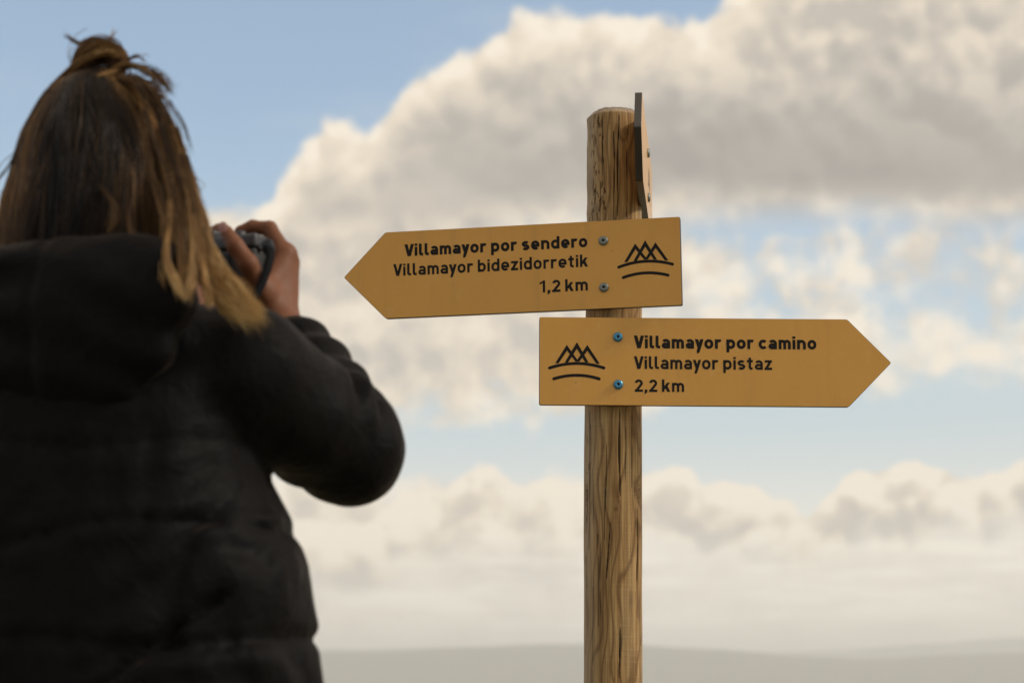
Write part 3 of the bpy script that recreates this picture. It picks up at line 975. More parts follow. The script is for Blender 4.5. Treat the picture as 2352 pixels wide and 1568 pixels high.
# right hand joints
HAND = dict(
    thumb=[(602, 672, 2.268), (570, 606, 2.247), (541, 566, 2.248), (520, 531, 2.256)],
    index=[(655, 585, 2.305), (619, 525, 2.318), (580, 521, 2.322), (551, 530, 2.322)],
    middle=[(660, 602, 2.322), (625, 556, 2.352), (588, 560, 2.356), (562, 572, 2.344)],
    ring=[(657, 622, 2.334), (624, 586, 2.364), (590, 590, 2.364), (566, 600, 2.350)],
    little=[(651, 643, 2.342), (624, 616, 2.366), (598, 618, 2.366), (578, 624, 2.354)])
HANDR = {k: [P(*q) for q in v] for k, v in HAND.items()}
HANDL = {k: [mirc(q) for q in v] for k, v in HANDR.items()}
WRL = mirc(WRR)
FR = dict(thumb=(0.0150, 0.0112, 0.0100, 0.0078), index=(0.0108, 0.0090, 0.0080, 0.0068), middle=(0.0110, 0.0092, 0.0082, 0.0068), ring=(0.0105, 0.0088, 0.0076, 0.0064), little=(0.0098, 0.0078, 0.0068, 0.0058))
def hand_sdf(p, H, wr):
    d = None
    for k in ('index', 'middle', 'ring', 'little'):
        q = cap_(p, wr, H[k][0], 0.0185, 0.0125)
        d = q if d is None else smin(d, q, 0.016)
    d = smin(d, cap_(p, wr, H['thumb'][0], 0.019, 0.0155), 0.014)
    d = smin(d, cap_(p, H['thumb'][0], H['index'][0], 0.011, 0.008), 0.012)
    for k, J in H.items():
        r = FR[k]; f = None
        for i in range(3):
            s_ = cap_(p, J[i], J[i + 1], r[i], r[i + 1])
            f = s_ if f is None else smin(f, s_, 0.002)
        for i in (1, 2): f = smin(f, np.linalg.norm(p - J[i], axis=-1) - r[i] * 1.06, 0.003)
        d = smin(d, f, 0.006 if k != 'thumb' else 0.010)
    for k in ('index', 'middle', 'ring', 'little'):       # knuckles
        J = H[k][0]; d = smin(d, np.linalg.norm(p - J, axis=-1) - 0.0122, 0.006)
    return d
EYEZ = HEAD[2] - 0.012
def body_sdf(p):
    hb = np.stack([Rh, Fh, Z3])
    d = ell(p, HEAD + Fh * 0.0 + Z3 * 0.005, (0.074, 0.094, 0.098), hb)
    d = smin(d, ell(p, HEAD + Fh * 0.040 - Z3 * 0.055, (0.056, 0.056, 0.070), hb), 0.03)
    d = smin(d, ell(p, HEAD + Fh * 0.076 - Z3 * 0.104, (0.024, 0.022, 0.020), hb), 0.03)        # chin
    d = smin(d, cap_(p, HEAD + Fh * 0.094 - Z3 * 0.008, HEAD + Fh * 0.113 - Z3 * 0.045, 0.006, 0.0115), 0.014)   # nose
    for s_ in (-1, 1):
        d = smin(d, ell(p, HEAD + Rh * s_ * 0.013 + Fh * 0.106 - Z3 * 0.047, (0.009, 0.010, 0.008), hb), 0.008)
        d = smax(d, -(np.linalg.norm(p - (HEAD + Rh * s_ * 0.031 + Fh * 0.106 - Z3 * 0.013), axis=-1) - 0.016), 0.016)
        d = smin(d, ell(p, HEAD + Rh * s_ * 0.077 - Fh * 0.005 - Z3 * 0.022, (0.008, 0.018, 0.031), hb), 0.006)  # ear
    d = smin(d, ell(p, HEAD + Fh * 0.100 - Z3 * 0.070, (0.022, 0.008, 0.0045), hb), 0.006)
    d = smin(d, ell(p, HEAD + Fh * 0.098 - Z3 * 0.079, (0.019, 0.008, 0.0055), hb), 0.006)
    d = smin(d, cap_(p, HEAD - Fh * 0.022 - Z3 * 0.07, NECK - Z3 * 0.04, 0.053, 0.058), 0.03)
    # trunk
    def at(z, fo=0.0): q = TC + Fb * fo; return np.array([q[0], q[1], z])
    d = smin(d, ell(p, at(tz(900)), (0.165, 0.095, 0.19), np.stack([Rb, Fb, Z3])), 0.05)
    d = smin(d, ell(p, at(tz(1250)), (0.130, 0.085, 0.19), np.stack([Rb, Fb, Z3])), 0.05)
    d = smin(d, ell(p, at(tz(1640)), (0.168, 0.105, 0.15), np.stack([Rb, Fb, Z3])), 0.05)
    for sh, el_, wr, H in ((SHR, ELR, WRR, HANDR), (SHL, ELL, WRL, HANDL)):
        d = smin(d, cap_(p, NECK - Z3 * 0.07, sh, 0.05, 0.05), 0.03)
        d = smin(d, cap_(p, sh, el_, 0.048, 0.038), 0.02)
        d = smin(d, cap_(p, el_, wr, 0.038, 0.0235), 0.015)
        d = smin(d, hand_sdf(p, H, wr), 0.008)
    for s_ in (-1, 1):
        hip = at(0.86) + Rb * s_ * 0.088; kn = at(0.47, 0.012) + Rb * s_ * 0.092; an = at(0.075, -0.02) + Rb * s_ * 0.098
        d = smin(d, cap_(p, hip, kn, 0.082, 0.052), 0.03); d = smin(d, cap_(p, kn, an, 0.052, 0.034), 0.02)
        d = smin(d, cap_(p, an - Z3 * 0.02, an + Fb * 0.13 - Z3 * 0.045, 0.032, 0.022), 0.02)
    return d

# ---- jacket
def prof(z, tab):
    zz_ = np.array([tz(a) for a, _ in tab])[::-1]; vv = np.array([b for _, b in tab])[::-1]
    return np.interp(z, zz_, vv)
PA = [(640, 0.075), (690, 0.105), (740, 0.150), (800, 0.178), (900, 0.190), (1050, 0.196), (1115, 0.205), (1200, 0.228), (1300, 0.245), (1450, 0.256), (1568, 0.262), (1800, 0.262), (2200, 0.265)]
PB = [(640, 0.060), (690, 0.080), (740, 0.100), (800, 0.118), (900, 0.135), (1050, 0.143), (1200, 0.152), (1450, 0.165), (1800, 0.172), (2200, 0.175)]
SEAMS = [(1052, -0.035), (1262, -0.10), (1490, -0.05), (1720, 0.0), (1950, 0.0)]       # rows of quilting and their slope
HEM = 0.70
def torso_sdf(p):
    q = p - TC
    x = q @ Rb; y = q @ Fb; z = p[..., 2]
    a = prof(z, PA); b = prof(z, PB)
    k0 = ((np.abs(x) / a) ** 2.4 + (np.abs(y) / b) ** 2.4) ** (1 / 2.4)
    d = (k0 - 1) * np.minimum(a, b) * 0.9
    # quilting: puffed between the seams
    g = np.full_like(d, 1.0)
    for py, sl in SEAMS:
        zs = tz(py) - sl * x * 0.9 + 0.008 * np.sin(x * 21 + py)
        w_ = 0.014
        g = np.minimum(g, np.abs(z - zs) / w_)
    puff = np.clip(g, 0, 1) ** 0.6
    low = np.clip((tz(980) - z) / 0.05, 0, 1)
    d = d + 0.0042 * (1 - puff) * low * (1 + 0.35 * np.sin(x * 260 + 3 * vnoise(p, 20.0)))
    d = d + 0.0010 * low * np.clip(1.9 - g, 0, 1) * np.sin(x * 150 + 5 * vnoise(p, 10.0))
    # creases running in from the side panel
    side = np.clip((x - 0.07) / 0.08, 0, 1) * np.clip((-y + 0.02) / 0.06, 0, 1)
    u = z + 0.55 * (x - 0.1) * -1 + 0.03 * vnoise(p, 9.0)
    d = d + low * side * 0.0022 * np.sin(u * 95 + 2.2 * vnoise(p, 14.0))
    # vertical panel seam on the flank and slanted pocket welt
    ws = np.abs(x - (0.200 - 0.234 * (tz(1150) - z)) - 0.006 * np.sin(z * 31))
    d = d + 0.0042 * np.exp(-(ws / 0.011) ** 2) * low * (y < 0.05)
    zx = tz(1480) + (x - 0.165) * 0.95
    d = d + 0.008 * np.exp(-((z - zx) / 0.007) ** 2) * (x > 0.09) * (y < 0) * np.clip((tz(1360) - z) / 0.02, 0, 1)
    d = d + 0.0028 * vnoise(p, 14.0) + 0.0014 * vnoise(p, 42.0)
    return np.maximum(d, (HEM - z))
CUFF = 0.845
def sleeve_sdf(p, sh, el_, wr, sgn):
    fa = np.asarray(wr) - el_; cu = el_ + fa * CUFF; L_ = np.linalg.norm(fa); fd = fa / L_
    up = np.asarray(el_) - sh; ul = np.linalg.norm(up); ud = up / ul
    d1 = cap_(p, sh, el_, 0.071, 0.0615)
    tt = np.clip(((p - el_) @ fd) / (L_ * CUFF), 0, 1)
    ax = np.linalg.norm(p - el_ - (tt * L_ * CUFF)[..., None] * fd, axis=-1)
    rad = np.interp(tt, [0, .35, .7, .86, 1.0], [0.0615, 0.0590, 0.0500, 0.0430, 0.0330])
    d2 = ax - rad
    # folds: rings round the forearm, fan of folds at the crook
    s2 = (p - el_) @ fd
    d2 = d2 + 0.0028 * np.sin(s2 * 2 * np.pi / 0.047 + 1.6 * vnoise(p, 12.0) + 0.6) * np.clip((s2 - 0.015) / 0.04, 0, 1)
    d2 = np.maximum(d2, ((p - cu) @ fd))
    s1 = (p - sh) @ ud
    t1 = np.clip(s1 / ul, 0, 1)
    w1 = np.clip((t1 - 0.42) / 0.30, 0, 1) * np.clip((1.12 - t1) / 0.3, 0, 1)
    fp = fd - ud * (fd @ ud); fp /= np.linalg.norm(fp)
    w1 = w1 * np.clip(((p - sh) @ fp) / 0.05 + 0.95, 0, 1)
    side = np.cross(ud, fd); side /= np.linalg.norm(side)
    ph = s1 * 1.0 + 0.22 * ((p - sh) @ side) + 0.014 * vnoise(p, 13.0)
    d1 = d1 + 0.0115 * w1 * (1 - 2 * np.abs(np.sin(ph * np.pi / 0.046 + 0.4)) ** 0.8) + 0.0 * np.sin(ph * 2 * np.pi / 0.040 + 0.8) + 0.004 * vnoise(p, 15.0) + 0.0016 * vnoise(p, 40.0)
    return smin(d1, d2, 0.012)
def jacket_sdf(p):
    d = torso_sdf(p)
    # shoulders
    for sh in (SHR, SHL):
        d = smin(d, cap_(p, NECK - Z3 * 0.085, sh + Z3 * 0.002, 0.055, 0.066), 0.03)
    for sh, el_, wr, sg in ((SHR, ELR, WRR, 1), (SHL, ELL, WRL, -1)):
        d = smin(d, sleeve_sdf(p, sh, el_, wr, sg), 0.014)
    # standing collar
    q = p - (NECK - Z3 * 0.005 + Fb * 0.01)
    rr_ = np.hypot((q @ Rb) / 1.0, (q @ Fb) / 1.05)
    d = smin(d, np.hypot(rr_ - 0.082, np.clip(np.abs(q[..., 2]) - 0.035, 0, None)) - 0.017, 0.012)
    return d
def hood_sdf(p):
    hc = TC + Rb * 0.040 - Fb * 0.108
    q = p - np.array([hc[0], hc[1], 0]); x = q @ Rb; y = q @ Fb; z = p[..., 2] - tz(765)
    rz = np.where(z > 0, 0.082, 0.118)
    t = np.clip(-z / 0.118, 0, 1)
    k0 = ((np.abs(x) / (0.136 - 0.22 * np.clip(z, 0, 1))) ** 2.2 + (np.abs(y) / 0.044) ** 2.2 + (np.abs(z) / rz) ** 2.4) ** (1 / 2.3)
    d = (k0 - 1) * 0.040
    # wraps round the neck towards the front
    for s_ in (-1, 1):
        d = smin(d, cap_(p, hc * np.array([1, 1, 0]) + Rb * s_ * 0.085 + Fb * 0.02 + Z3 * tz(715), NECK + Rb * s_ * 0.080 + Fb * 0.09 - Z3 * 0.045, 0.036, 0.026), 0.04)
    d = d + 0.0022 * np.exp(-((x + 0.016) / 0.006) ** 2)                 # middle seam
    lft = np.clip((-x - 0.005) / 0.05, 0, 1)
    d = d + 0.0045 * np.sin((z + 0.25 * x) * 2 * np.pi / 0.058 + 1.5 * vnoise(p, 11.0)) * (0.25 + 0.75 * lft)
    d = d + 0.004 * vnoise(p, 13.0) + 0.0015 * vnoise(p, 37.0)
    # hollow where the neck rises through it
    hole = np.hypot((p - NECK) @ Rb, ((p - NECK) @ Fb) - 0.0) - 0.072
    return smax(d, -np.maximum(hole, tz(700) - p[..., 2]), 0.012)

def person():
    skin, n, b = material('skin')
    co = n.node('ShaderNodeTexCoord').outputs['Object']
    v = n.noise(co, 45.0, 4.0, 0.6); v2 = n.noise(co, 320.0, 3.0, 0.6)
    col = n.mix(v, (0.140, 0.050, 0.022), (0.200, 0.078, 0.036))
    n.put(b.inputs['Base Color'], n.mix(n.mul(v2, 0.3), col, (0.105, 0.036, 0.016)))
    b.inputs['Roughness'].default_value = 0.58
    b.inputs['Specular IOR Level'].default_value = 0.28
    b.inputs['Subsurface Weight'].default_value = 0.05
    b.inputs['Subsurface Radius'].default_value = (0.012, 0.004, 0.002)
    b.inputs['Subsurface Scale'].default_value = 0.5
    bn = n.node('ShaderNodeBump'); bn.inputs['Strength'].default_value = 0.25; bn.inputs['Distance'].default_value = 0.001
    n.put(bn.inputs['Height'], v2); n.put(b.inputs['Normal'], bn.outputs[0])
    nail = simple('nail', (0.36, 0.19, 0.17), 0.25)
    cloth, n, b = material('black_nylon_shell')
    co = n.node('ShaderNodeTexCoord').outputs['Object']
    v = n.noise(co, 30.0, 5.0, 0.65); v2 = n.noise(co, 700.0, 2.0, 0.6)
    n.put(b.inputs['Base Color'], n.mix(v, (0.0026, 0.0027, 0.0036), (0.0060, 0.0052, 0.0051)))
    n.put(b.inputs['Roughness'], n.lin(v, 0.3, 0.7, 0.52, 0.66))
    b.inputs['Specular IOR Level'].default_value = 0.055
    b.inputs['Sheen Weight'].default_value = 0.085
    b.inputs['Sheen Roughness'].default_value = 0.34
    b.inputs['Sheen Tint'].default_value = (0.95, 0.72, 0.60, 1)
    wr = n.noise(n.vm('ADD', co, n.vscale(n.noise(co, 9.0, 2.0, 0.5, col=True), 0.05)), 26.0, 3.0, 0.6)
    ridge = n.m('POWER', n.sub(1.0, n.m('ABSOLUTE', n.sub(n.mul(wr, 2.0), 1.0))), 5.0)
    bn = n.node('ShaderNodeBump'); bn.inputs['Strength'].default_value = 0.28; bn.inputs['Distance'].default_value = 0.004
    n.put(bn.inputs['Height'], n.add(n.mul(v, 0.7), n.mul(ridge, 0.9), n.mul(v2, 0.06))); n.put(b.inputs['Normal'], bn.outputs[0])

    base = Vector((TC[0], TC[1], 0))
    root = empty('person', base, 'person seen from behind in a black padded jacket with a hair bun, photographing', 'person')
    allp = np.stack([HEAD, SHR, SHL, ELR, ELL, WRR, WRL] + HANDR['ring'] + HANDL['ring'])
    lo, hi = allp.min(0) - 0.17, allp.max(0) + 0.17
    lo[2], hi[2] = -0.01, HEAD[2] + 0.16
    V, Q = surface(body_sdf, lo, hi, 0.0036)
    V[:, 2] = np.maximum(V[:, 2], 0.012)
    body = link('body', mesh('body', V, Q), skin, root)
    # finger nail of the thumb
    def disc(c, nrm, along, ra, rb):
        nrm = np.asarray(nrm) / np.linalg.norm(nrm); along = np.asarray(along) - nrm * (np.asarray(along) @ nrm); along /= np.linalg.norm(along)
        sd = np.cross(nrm, along); vs = [c + nrm * 0.0012]; fs = []
        for i in range(16):
            t = 2 * np.pi * i / 16
            e = 0.8
            vs.append(c + along * ra * np.sign(np.cos(t)) * abs(np.cos(t)) ** e + sd * rb * np.sign(np.sin(t)) * abs(np.sin(t)) ** e - nrm * 0.0006 * abs(np.sin(t)))
        fs = [(0, 1 + i, 1 + (i + 1) % 16) for i in range(16)]
        return np.array(vs), fs
    for H in (HANDR, HANDL):
        J = H['thumb']; al = J[3] - J[2]
        nr = (-Fh * 0.9 + Z3 * 0.45)
        nr = nr - al * (nr @ al) / (al @ al); nr /= np.linalg.norm(nr)
        vs, fs = disc(J[3] + nr * 0.0082 + al * 0.08, nr, al, 0.0072, 0.0058)
        link('fingernail', mesh('fingernail', vs, fs), nail, root)
    # eyes
    white = simple('eye_white', (0.75, 0.73, 0.70), 0.2); iris = simple('eye_iris', (0.06, 0.035, 0.02), 0.15)
    for s_ in (-1, 1):
        c = HEAD + Rh * s_ * 0.031 + Fh * 0.079 - Z3 * 0.013
        bm = bmesh.new(); bmesh.ops.create_uvsphere(bm, u_segments=20, v_segments=12, radius=0.0118)
        bmesh.ops.translate(bm, verts=bm.verts, vec=Vector(c))
        for f in bm.faces:
            f.material_index = 1 if (np.array(f.calc_center_median()) - c) @ Fh > 0.0105 else 0
        link('eye', from_bm('eye', bm), [white, iris], root)
    lo2 = np.stack([SHR, SHL, ELR, ELL, WRR, WRL, TC + Rb * .3, TC - Rb * .3, TC - Fb * .27, TC + Fb * .25]).min(0) - 0.10
    hi2 = np.stack([SHR, SHL, ELR, ELL, WRR, WRL, TC + Rb * .3, TC - Rb * .3, TC - Fb * .27, TC + Fb * .25]).max(0) + 0.10
    lo2[2], hi2[2] = HEM - 0.02, tz(600)
    hi2[2] = max(hi2[2], WRR[2] + 0.05)
    V, Q = surface(jacket_sdf, lo2, hi2, 0.0042)
    jacket = link('jacket', mesh('jacket', V, Q), cloth, root)
    hc = TC - Fb * 0.1
    V, Q = surface(hood_sdf, np.array([hc[0] - .30, hc[1] - .2, tz(1060)]), np.array([hc[0] + .30, hc[1] + .33, tz(540)]), 0.0042)
    me = mesh('hood', V, Q)
    hood = link('hood', me, cloth, None); hood.parent = jacket
    # trousers and shoes (below the picture, so that the figure stands)
    den = simple('dark_trousers', (0.022, 0.024, 0.03), 0.85, bump=0.3, bscale=500, var=0.2)
    def leg_sdf(p):
        d = ell(p, np.array([TC[0], TC[1], 0.88]), (0.185, 0.125, 0.13), np.stack([Rb, Fb, Z3]))
        for s_ in (-1, 1):
            hip = TC + Rb * s_ * 0.088 + Z3 * 0.86; kn = TC + Fb * .012 + Rb * s_ * 0.092 + Z3 * 0.47; an = TC - Fb * .02 + Rb * s_ * 0.098 + Z3 * 0.09
            d = smin(d, cap_(p, hip, kn, 0.096, 0.066), 0.03); d = smin(d, cap_(p, kn, an, 0.066, 0.054), 0.02)
        return d + 0.003 * vnoise(p, 16.0)
    V, Q = surface(leg_sdf, TC + np.array([-.3, -.25, 0.03]), TC + np.array([.3, .25, 1.03]), 0.008)
    link('trousers', mesh('trousers', V, Q), den, root)
    sh_m = simple('dark_boot', (0.03, 0.026, 0.024), 0.6, bump=0.2)
    for s_ in (-1, 1):
        an = TC - Fb * .02 + Rb * s_ * 0.098 + Z3 * 0.09
        def shoe_sdf(p):
            d = cap_(p, an - Z3 * 0.02, an + Fb * 0.14 - Z3 * 0.045, 0.050, 0.040)
            d = smin(d, cap_(p, an + Z3 * 0.03, an - Z3 * 0.03, 0.046, 0.050), 0.03)
            d = smin(d, cap_(p, an - Fb * 0.045 - Z3 * 0.05, an - Z3 * 0.05, 0.032, 0.04), 0.02)
            return np.maximum(d, 0.002 - p[..., 2])
        V, Q = surface(shoe_sdf, an + np.array([-.15, -.15, -.10]), an + np.array([.2, .25, .1]), 0.006)
        link('shoe', mesh('shoe', V, Q), sh_m, root)
    return root
PERSON = person()

# ------------------------------------------------------------------ hair
def build_hair(root):
    m, n, b = material('ombre_hair')
    a = n.node('ShaderNodeAttribute', attribute_name='dye').outputs['Color']
    n.put(b.inputs['Base Color'], a)
    b.inputs['Roughness'].default_value = 0.42
    b.inputs['Specular IOR Level'].default_value = 0.20
    rg = np.random.default_rng(21)
    class Strands:
        def __init__(s): s.v = []; s.f = []; s.c = []; s.nv = 0
        def add(s, pts, cols, r0):
            """pts (n,k,3), cols (n,k,3): n strands at once"""
            n_, k, _ = pts.shape
            t = np.gradient(pts, axis=1); t /= np.linalg.norm(t, axis=-1, keepdims=True) + 1e-9
            ref = np.array([0.31, 0.85, 0.42]); u = np.cross(t, ref); u /= np.linalg.norm(u, axis=-1, keepdims=True) + 1e-9
            v = np.cross(t, u)
            q = np.linspace(0, 1, k); rad = r0 * (0.75 + 0.45 * np.sin(np.pi * np.clip(q * 1.0 + .12, 0, 1))) * np.where(q > .82, 1 - (q - .82) / .18 * 0.85, 1)
            rad = rad[None, :, None] * (rg.uniform(0.7, 1.25, n_)[:, None, None])
            vs = np.stack([pts + rad * (math.cos(a_) * u + math.sin(a_) * v) for a_ in (0.5, 2.594, 4.689)], 2)   # n,k,3,3
            base = s.nv + (np.arange(n_)[:, None, None] * k + np.arange(k - 1)[None, :, None]) * 3
            j = np.arange(3)[None, None, :]; j2 = (j + 1) % 3
            f = np.stack([base + j, base + j2, base + 3 + j2, base + 3 + j], -1).reshape(-1, 4)
            s.v.append(vs.reshape(-1, 3)); s.f.append(f); s.c.append(np.repeat(cols[:, :, None, :], 3, 2).reshape(-1, 3)); s.nv += n_ * k * 3
        def build(s, name, parent):
            me = mesh(name, np.concatenate(s.v), np.concatenate(s.f))
            c = np.concatenate(s.c); c = np.concatenate([c, np.ones((len(c), 1))], 1)
            at = me.attributes.new('dye', 'FLOAT_COLOR', 'POINT'); at.data.foreach_set('color', c.astype(np.float32).ravel())
            return link(name, me, m, parent)
    DARK = np.array([0.010, 0.0075, 0.0065]); BROWN = np.array([0.105, 0.056, 0.025]); TAN = np.array([0.36, 0.20, 0.072]); BLOND = np.array([0.72, 0.52, 0.26])
    def dye(x):                                   # 0 dark .. 3 blond
        x = np.clip(x, 0, 3)[..., None]
        return np.where(x < 1, DARK + (BROWN - DARK) * x, np.where(x < 2, BROWN + (TAN - BROWN) * (x - 1), TAN + (BLOND - TAN) * (x - 2)))
    def spline(ctrl, k):
        """Catmull-Rom through ctrl (n,c,3) -> (n,k,3)"""
        n_, c, _ = ctrl.shape
        t = np.linspace(0, c - 1 - 1e-6, k); i = t.astype(int); f = (t - i)[None, :, None]
        g = lambda q: ctrl[:, np.clip(q, 0, c - 1)]
        p0, p1, p2, p3 = g(i - 1), g(i), g(i + 1), g(i + 2)
        return 0.5 * (2 * p1 + (p2 - p0) * f + (2 * p0 - 5 * p1 + 4 * p2 - p3) * f * f + (3 * p1 - p0 - 3 * p2 + p3) * f ** 3)
    # tent-shaped fall of the hair round the head
    YS = np.array([165, 185, 215, 260, 330, 430, 500, 580, 660])
    HWID = np.array([18, 64, 106, 136, 168, 200, 218, 237, 247]) * 0.000459
    CXS = np.array([242, 242, 242, 243, 245, 246, 248, 250, 252])
    ZS = np.array([tz(y) for y in YS])
    def tent(z):
        i = ZS[::-1]
        return np.interp(z, i, HWID[::-1]), np.interp(z, i, ((CXS - 238) * 0.000459)[::-1])
    C0 = HEAD - Fh * 0.012
    def ring_pt(phi, z, k):
        """phi 0 = back of the head, + = towards her right"""
        w_, ox = tent(z)
        x = np.sin(phi) * w_ * k + ox * 1.0; y = -np.cos(phi) * (w_ * 0.62 + 0.040 * np.clip(w_ / 0.08, 0, 1)) * k
        return np.stack([C0[0] + Rh[0] * x + Fh[0] * y, C0[1] + Rh[1] * x + Fh[1] * y, z + 0 * x], -1)
    HS = Strands()
    # clumps
    NC = 230
    cphi = rg.uniform(-2.05, 2.05, NC)
    cend = tz(590) + rg.normal(0, 0.012, NC)
    cend = np.where(np.abs(cphi) > 1.5, tz(500) + rg.normal(0, .02, NC), cend)
    ck = rg.uniform(0.90, 1.0, NC)
    ctone = rg.normal(0, 0.60, NC)
    cw = rg.uniform(-1, 1, (NC, 4))
    per = 34
    ci = np.repeat(np.arange(NC), per); n_ = len(ci)
    ph = cphi[ci] + rg.normal(0, 0.075, n_)
    zt = tz(185) + rg.uniform(-0.012, 0.006, n_)
    ze = cend[ci] + rg.normal(0, 0.016, n_)
    kk = ck[ci] + rg.normal(0, 0.024, n_)
    kk = np.minimum(kk, 1.005)
    K = 9
    tt = np.linspace(0, 1, K)
    zs = zt[:, None] + (ze - zt)[:, None] * tt[None] ** 1.05
    swirl = 0.24 * cw[ci, 0][:, None] * np.sin(tt[None] * 3.1 + cw[ci, 1][:, None] * 3) + 0.10 * cw[ci, 2][:, None] * tt[None] ** 2 * 1.4
    phs = ph[:, None] * (0.62 + 0.38 * np.clip(tt[None] * 2.5, 0, 1)) + swirl
    kks = kk[:, None] * (1 + 0.035 * cw[ci, 3][:, None] * np.sin(tt[None] * 5)) + 0 * tt
    pts = spline(ring_pt(phs, zs, kks), 17)
    q = np.linspace(0, 1, 17)
    sidew = np.clip((np.abs(ph - 0.50) - 0.28) / 0.65, 0, 1)
    tone = (-0.25 + 1.45 * sidew)[:, None] + ctone[ci][:, None] * (0.25 + 0.65 * sidew[:, None]) + rg.normal(0, 0.30, n_)[:, None] + 0.55 * sidew[:, None] * (q[None] - 0.3) + 0.3 * np.clip(0.16 - q[None], 0, 1) * 4
    tone = tone + np.where(ph > 0.5, 0.35, -0.75)[:, None] * np.clip(q[None] - np.where(ph > 0.5, 0, 0.45)[:, None], 0, 1)
    HS.add(pts, dye(tone), 0.00052)
    # swept from the forehead up to the bun
    n2 = 900
    ph = rg.uniform(1.6, 2 * np.pi - 1.6, n2); z0 = tz(330) + rg.normal(0, .01, n2)
    zs = z0[:, None] + (tz(182) - z0)[:, None] * np.linspace(0, 1, 6)[None] ** 0.8
    def skull(phi, z):
        h_ = np.clip((z - HEAD[2]) / 0.108, -1, 0.995); r = np.sqrt(1 - h_ ** 2)
        x = np.sin(phi) * 0.082 * r; y = -np.cos(phi) * 0.100 * r
        return np.stack([HEAD[0] + Rh[0] * x + Fh[0] * y, HEAD[1] + Rh[1] * x + Fh[1] * y, z], -1)
    pts = spline(skull(np.repeat(ph[:, None], 6, 1), zs), 12)
    HS.add(pts, dye(rg.normal(0.9, 0.4, n2)[:, None] + np.zeros(12)[None]), 0.0008)
    # dark under-layer
    us = np.linspace(-2.0, 2.0, 40); zz_ = np.linspace(tz(188), tz(585), 26)
    U, Z_ = np.meshgrid(us, zz_)
    sh = ring_pt(U, Z_, 0.86)
    top = np.array([[C0[0], C0[1], tz(183)]])
    V = np.concatenate([sh.reshape(-1, 3), top]); F_ = []
    for i in range(25):
        for j in range(39): F_.append((i * 40 + j, i * 40 + j + 1, (i + 1) * 40 + j + 1, (i + 1) * 40 + j))
    F_ = np.array(F_) + HS.nv
    HS.v.append(V); HS.f.append(F_); HS.c.append(np.tile(DARK * 0.8, (len(V), 1))); HS.nv += len(V)
    hair = HS.build('hair', root)
    tag(hair, 'dark brown hair falling to the hood, lighter at the sides')

    def lock(path, n_, w0, w1, tone0, tone1, r0, spread_d=0.012, wave=0.004, k=18, S_=None, jt=0.15, endj=0.06):
        """a bundle along a path of (px,py,depth)"""
        c = np.array([P(*p) for p in path]); cn = len(c)
        u = np.linspace(0, 1, cn)
        wd = w0 + (w1 - w0) * u
        off = rg.normal(0, 1, (n_, 3)); off /= np.maximum(1, np.linalg.norm(off, axis=1, keepdims=True) / 1.3)
        ctrl = c[None] + off[:, None, :] * wd[None, :, None] * np.array([1, 0.8, 0.5])
        ctrl = ctrl + rg.normal(0, wave, (n_, cn, 3)) * np.clip(u, .15, 1)[None, :, None] * 0.5
        e = rg.triangular(-1.5 * endj, -0.3 * endj, 0.45 * endj, n_)
        ctrl[:, -1] += (c[-1] - c[-2]) * e[:, None]
        pts = spline(ctrl, k)
        qq = np.linspace(0, 1, k)
        ga = np.arctan2(off[:, 2], off[:, 0])
        tone = tone0 + (tone1 - tone0) * qq[None] + rg.normal(0, jt, n_)[:, None] * 2 + 0.55 * np.sin(ga * 3 + 2.0 * off[:, 1])[:, None]
        S_.add(pts, dye(tone), r0)
    LS = Strands()
    # long lock over the right shoulder, brown turning blond
    lock([(385, 300, 2.03), (425, 420, 2.015), (452, 520, 1.98), (482, 605, 1.955), (532, 672, 1.955), (590, 735, 1.965)], 560, 0.009, 0.0050, 0.7, 3.0, 0.00042, S_=LS, wave=0.012, endj=0.75)
    lock([(408, 360, 2.02), (438, 470, 1.985), (458, 570, 1.955), (478, 640, 1.945), (530, 700, 1.95), (580, 740, 1.96)], 340, 0.008, 0.0045, 0.8, 2.9, 0.00042, S_=LS, wave=0.012, endj=0.8)
    lock([(418, 420, 2.0), (448, 530, 1.97), (488, 610, 1.955), (545, 665, 1.96), (598, 722, 1.97)], 200, 0.006, 0.0035, 1.2, 2.9, 0.00042, S_=LS, wave=0.008, endj=0.3)
    # wisps that hang in a V on the hood
    lock([(395, 400, 2.0), (390, 500, 1.97), (384, 590, 1.93), (402, 645, 1.915), (428, 690, 1.91)], 44, 0.0022, 0.0022, 1.0, 2.6, 0.0006, S_=LS, endj=0.25)
    lock([(420, 400, 2.0), (440, 520, 1.96), (446, 600, 1.925), (440, 650, 1.915), (430, 692, 1.91)], 44, 0.0022, 0.0022, 1.0, 2.6, 0.0006, S_=LS, endj=0.25)
    lock([(440, 450, 1.99), (455, 560, 1.95), (468, 630, 1.925), (478, 680, 1.92), (480, 706, 1.92)], 44, 0.0022, 0.0022, 1.2, 2.6, 0.0006, S_=LS, endj=0.3)
    lock([(410, 420, 2.0), (412, 540, 1.96), (420, 610, 1.93), (418, 650, 1.92), (410, 672, 1.92)], 24, 0.004, 0.004, 0.9, 2.2, 0.0005, S_=LS, endj=0.4)
    lock([(375, 420, 2.0), (378, 540, 1.96), (376, 610, 1.93), (378, 660, 1.92)], 14, 0.003, 0.004, 0.8, 2.0, 0.0005, S_=LS, endj=0.4)
    LS_o = LS.build('shoulder_lock', None); LS_o.parent = hair
    tag(LS_o, 'blond-tipped lock of hair over the right shoulder')
    # inner curls on the back of the head
    IS = Strands()
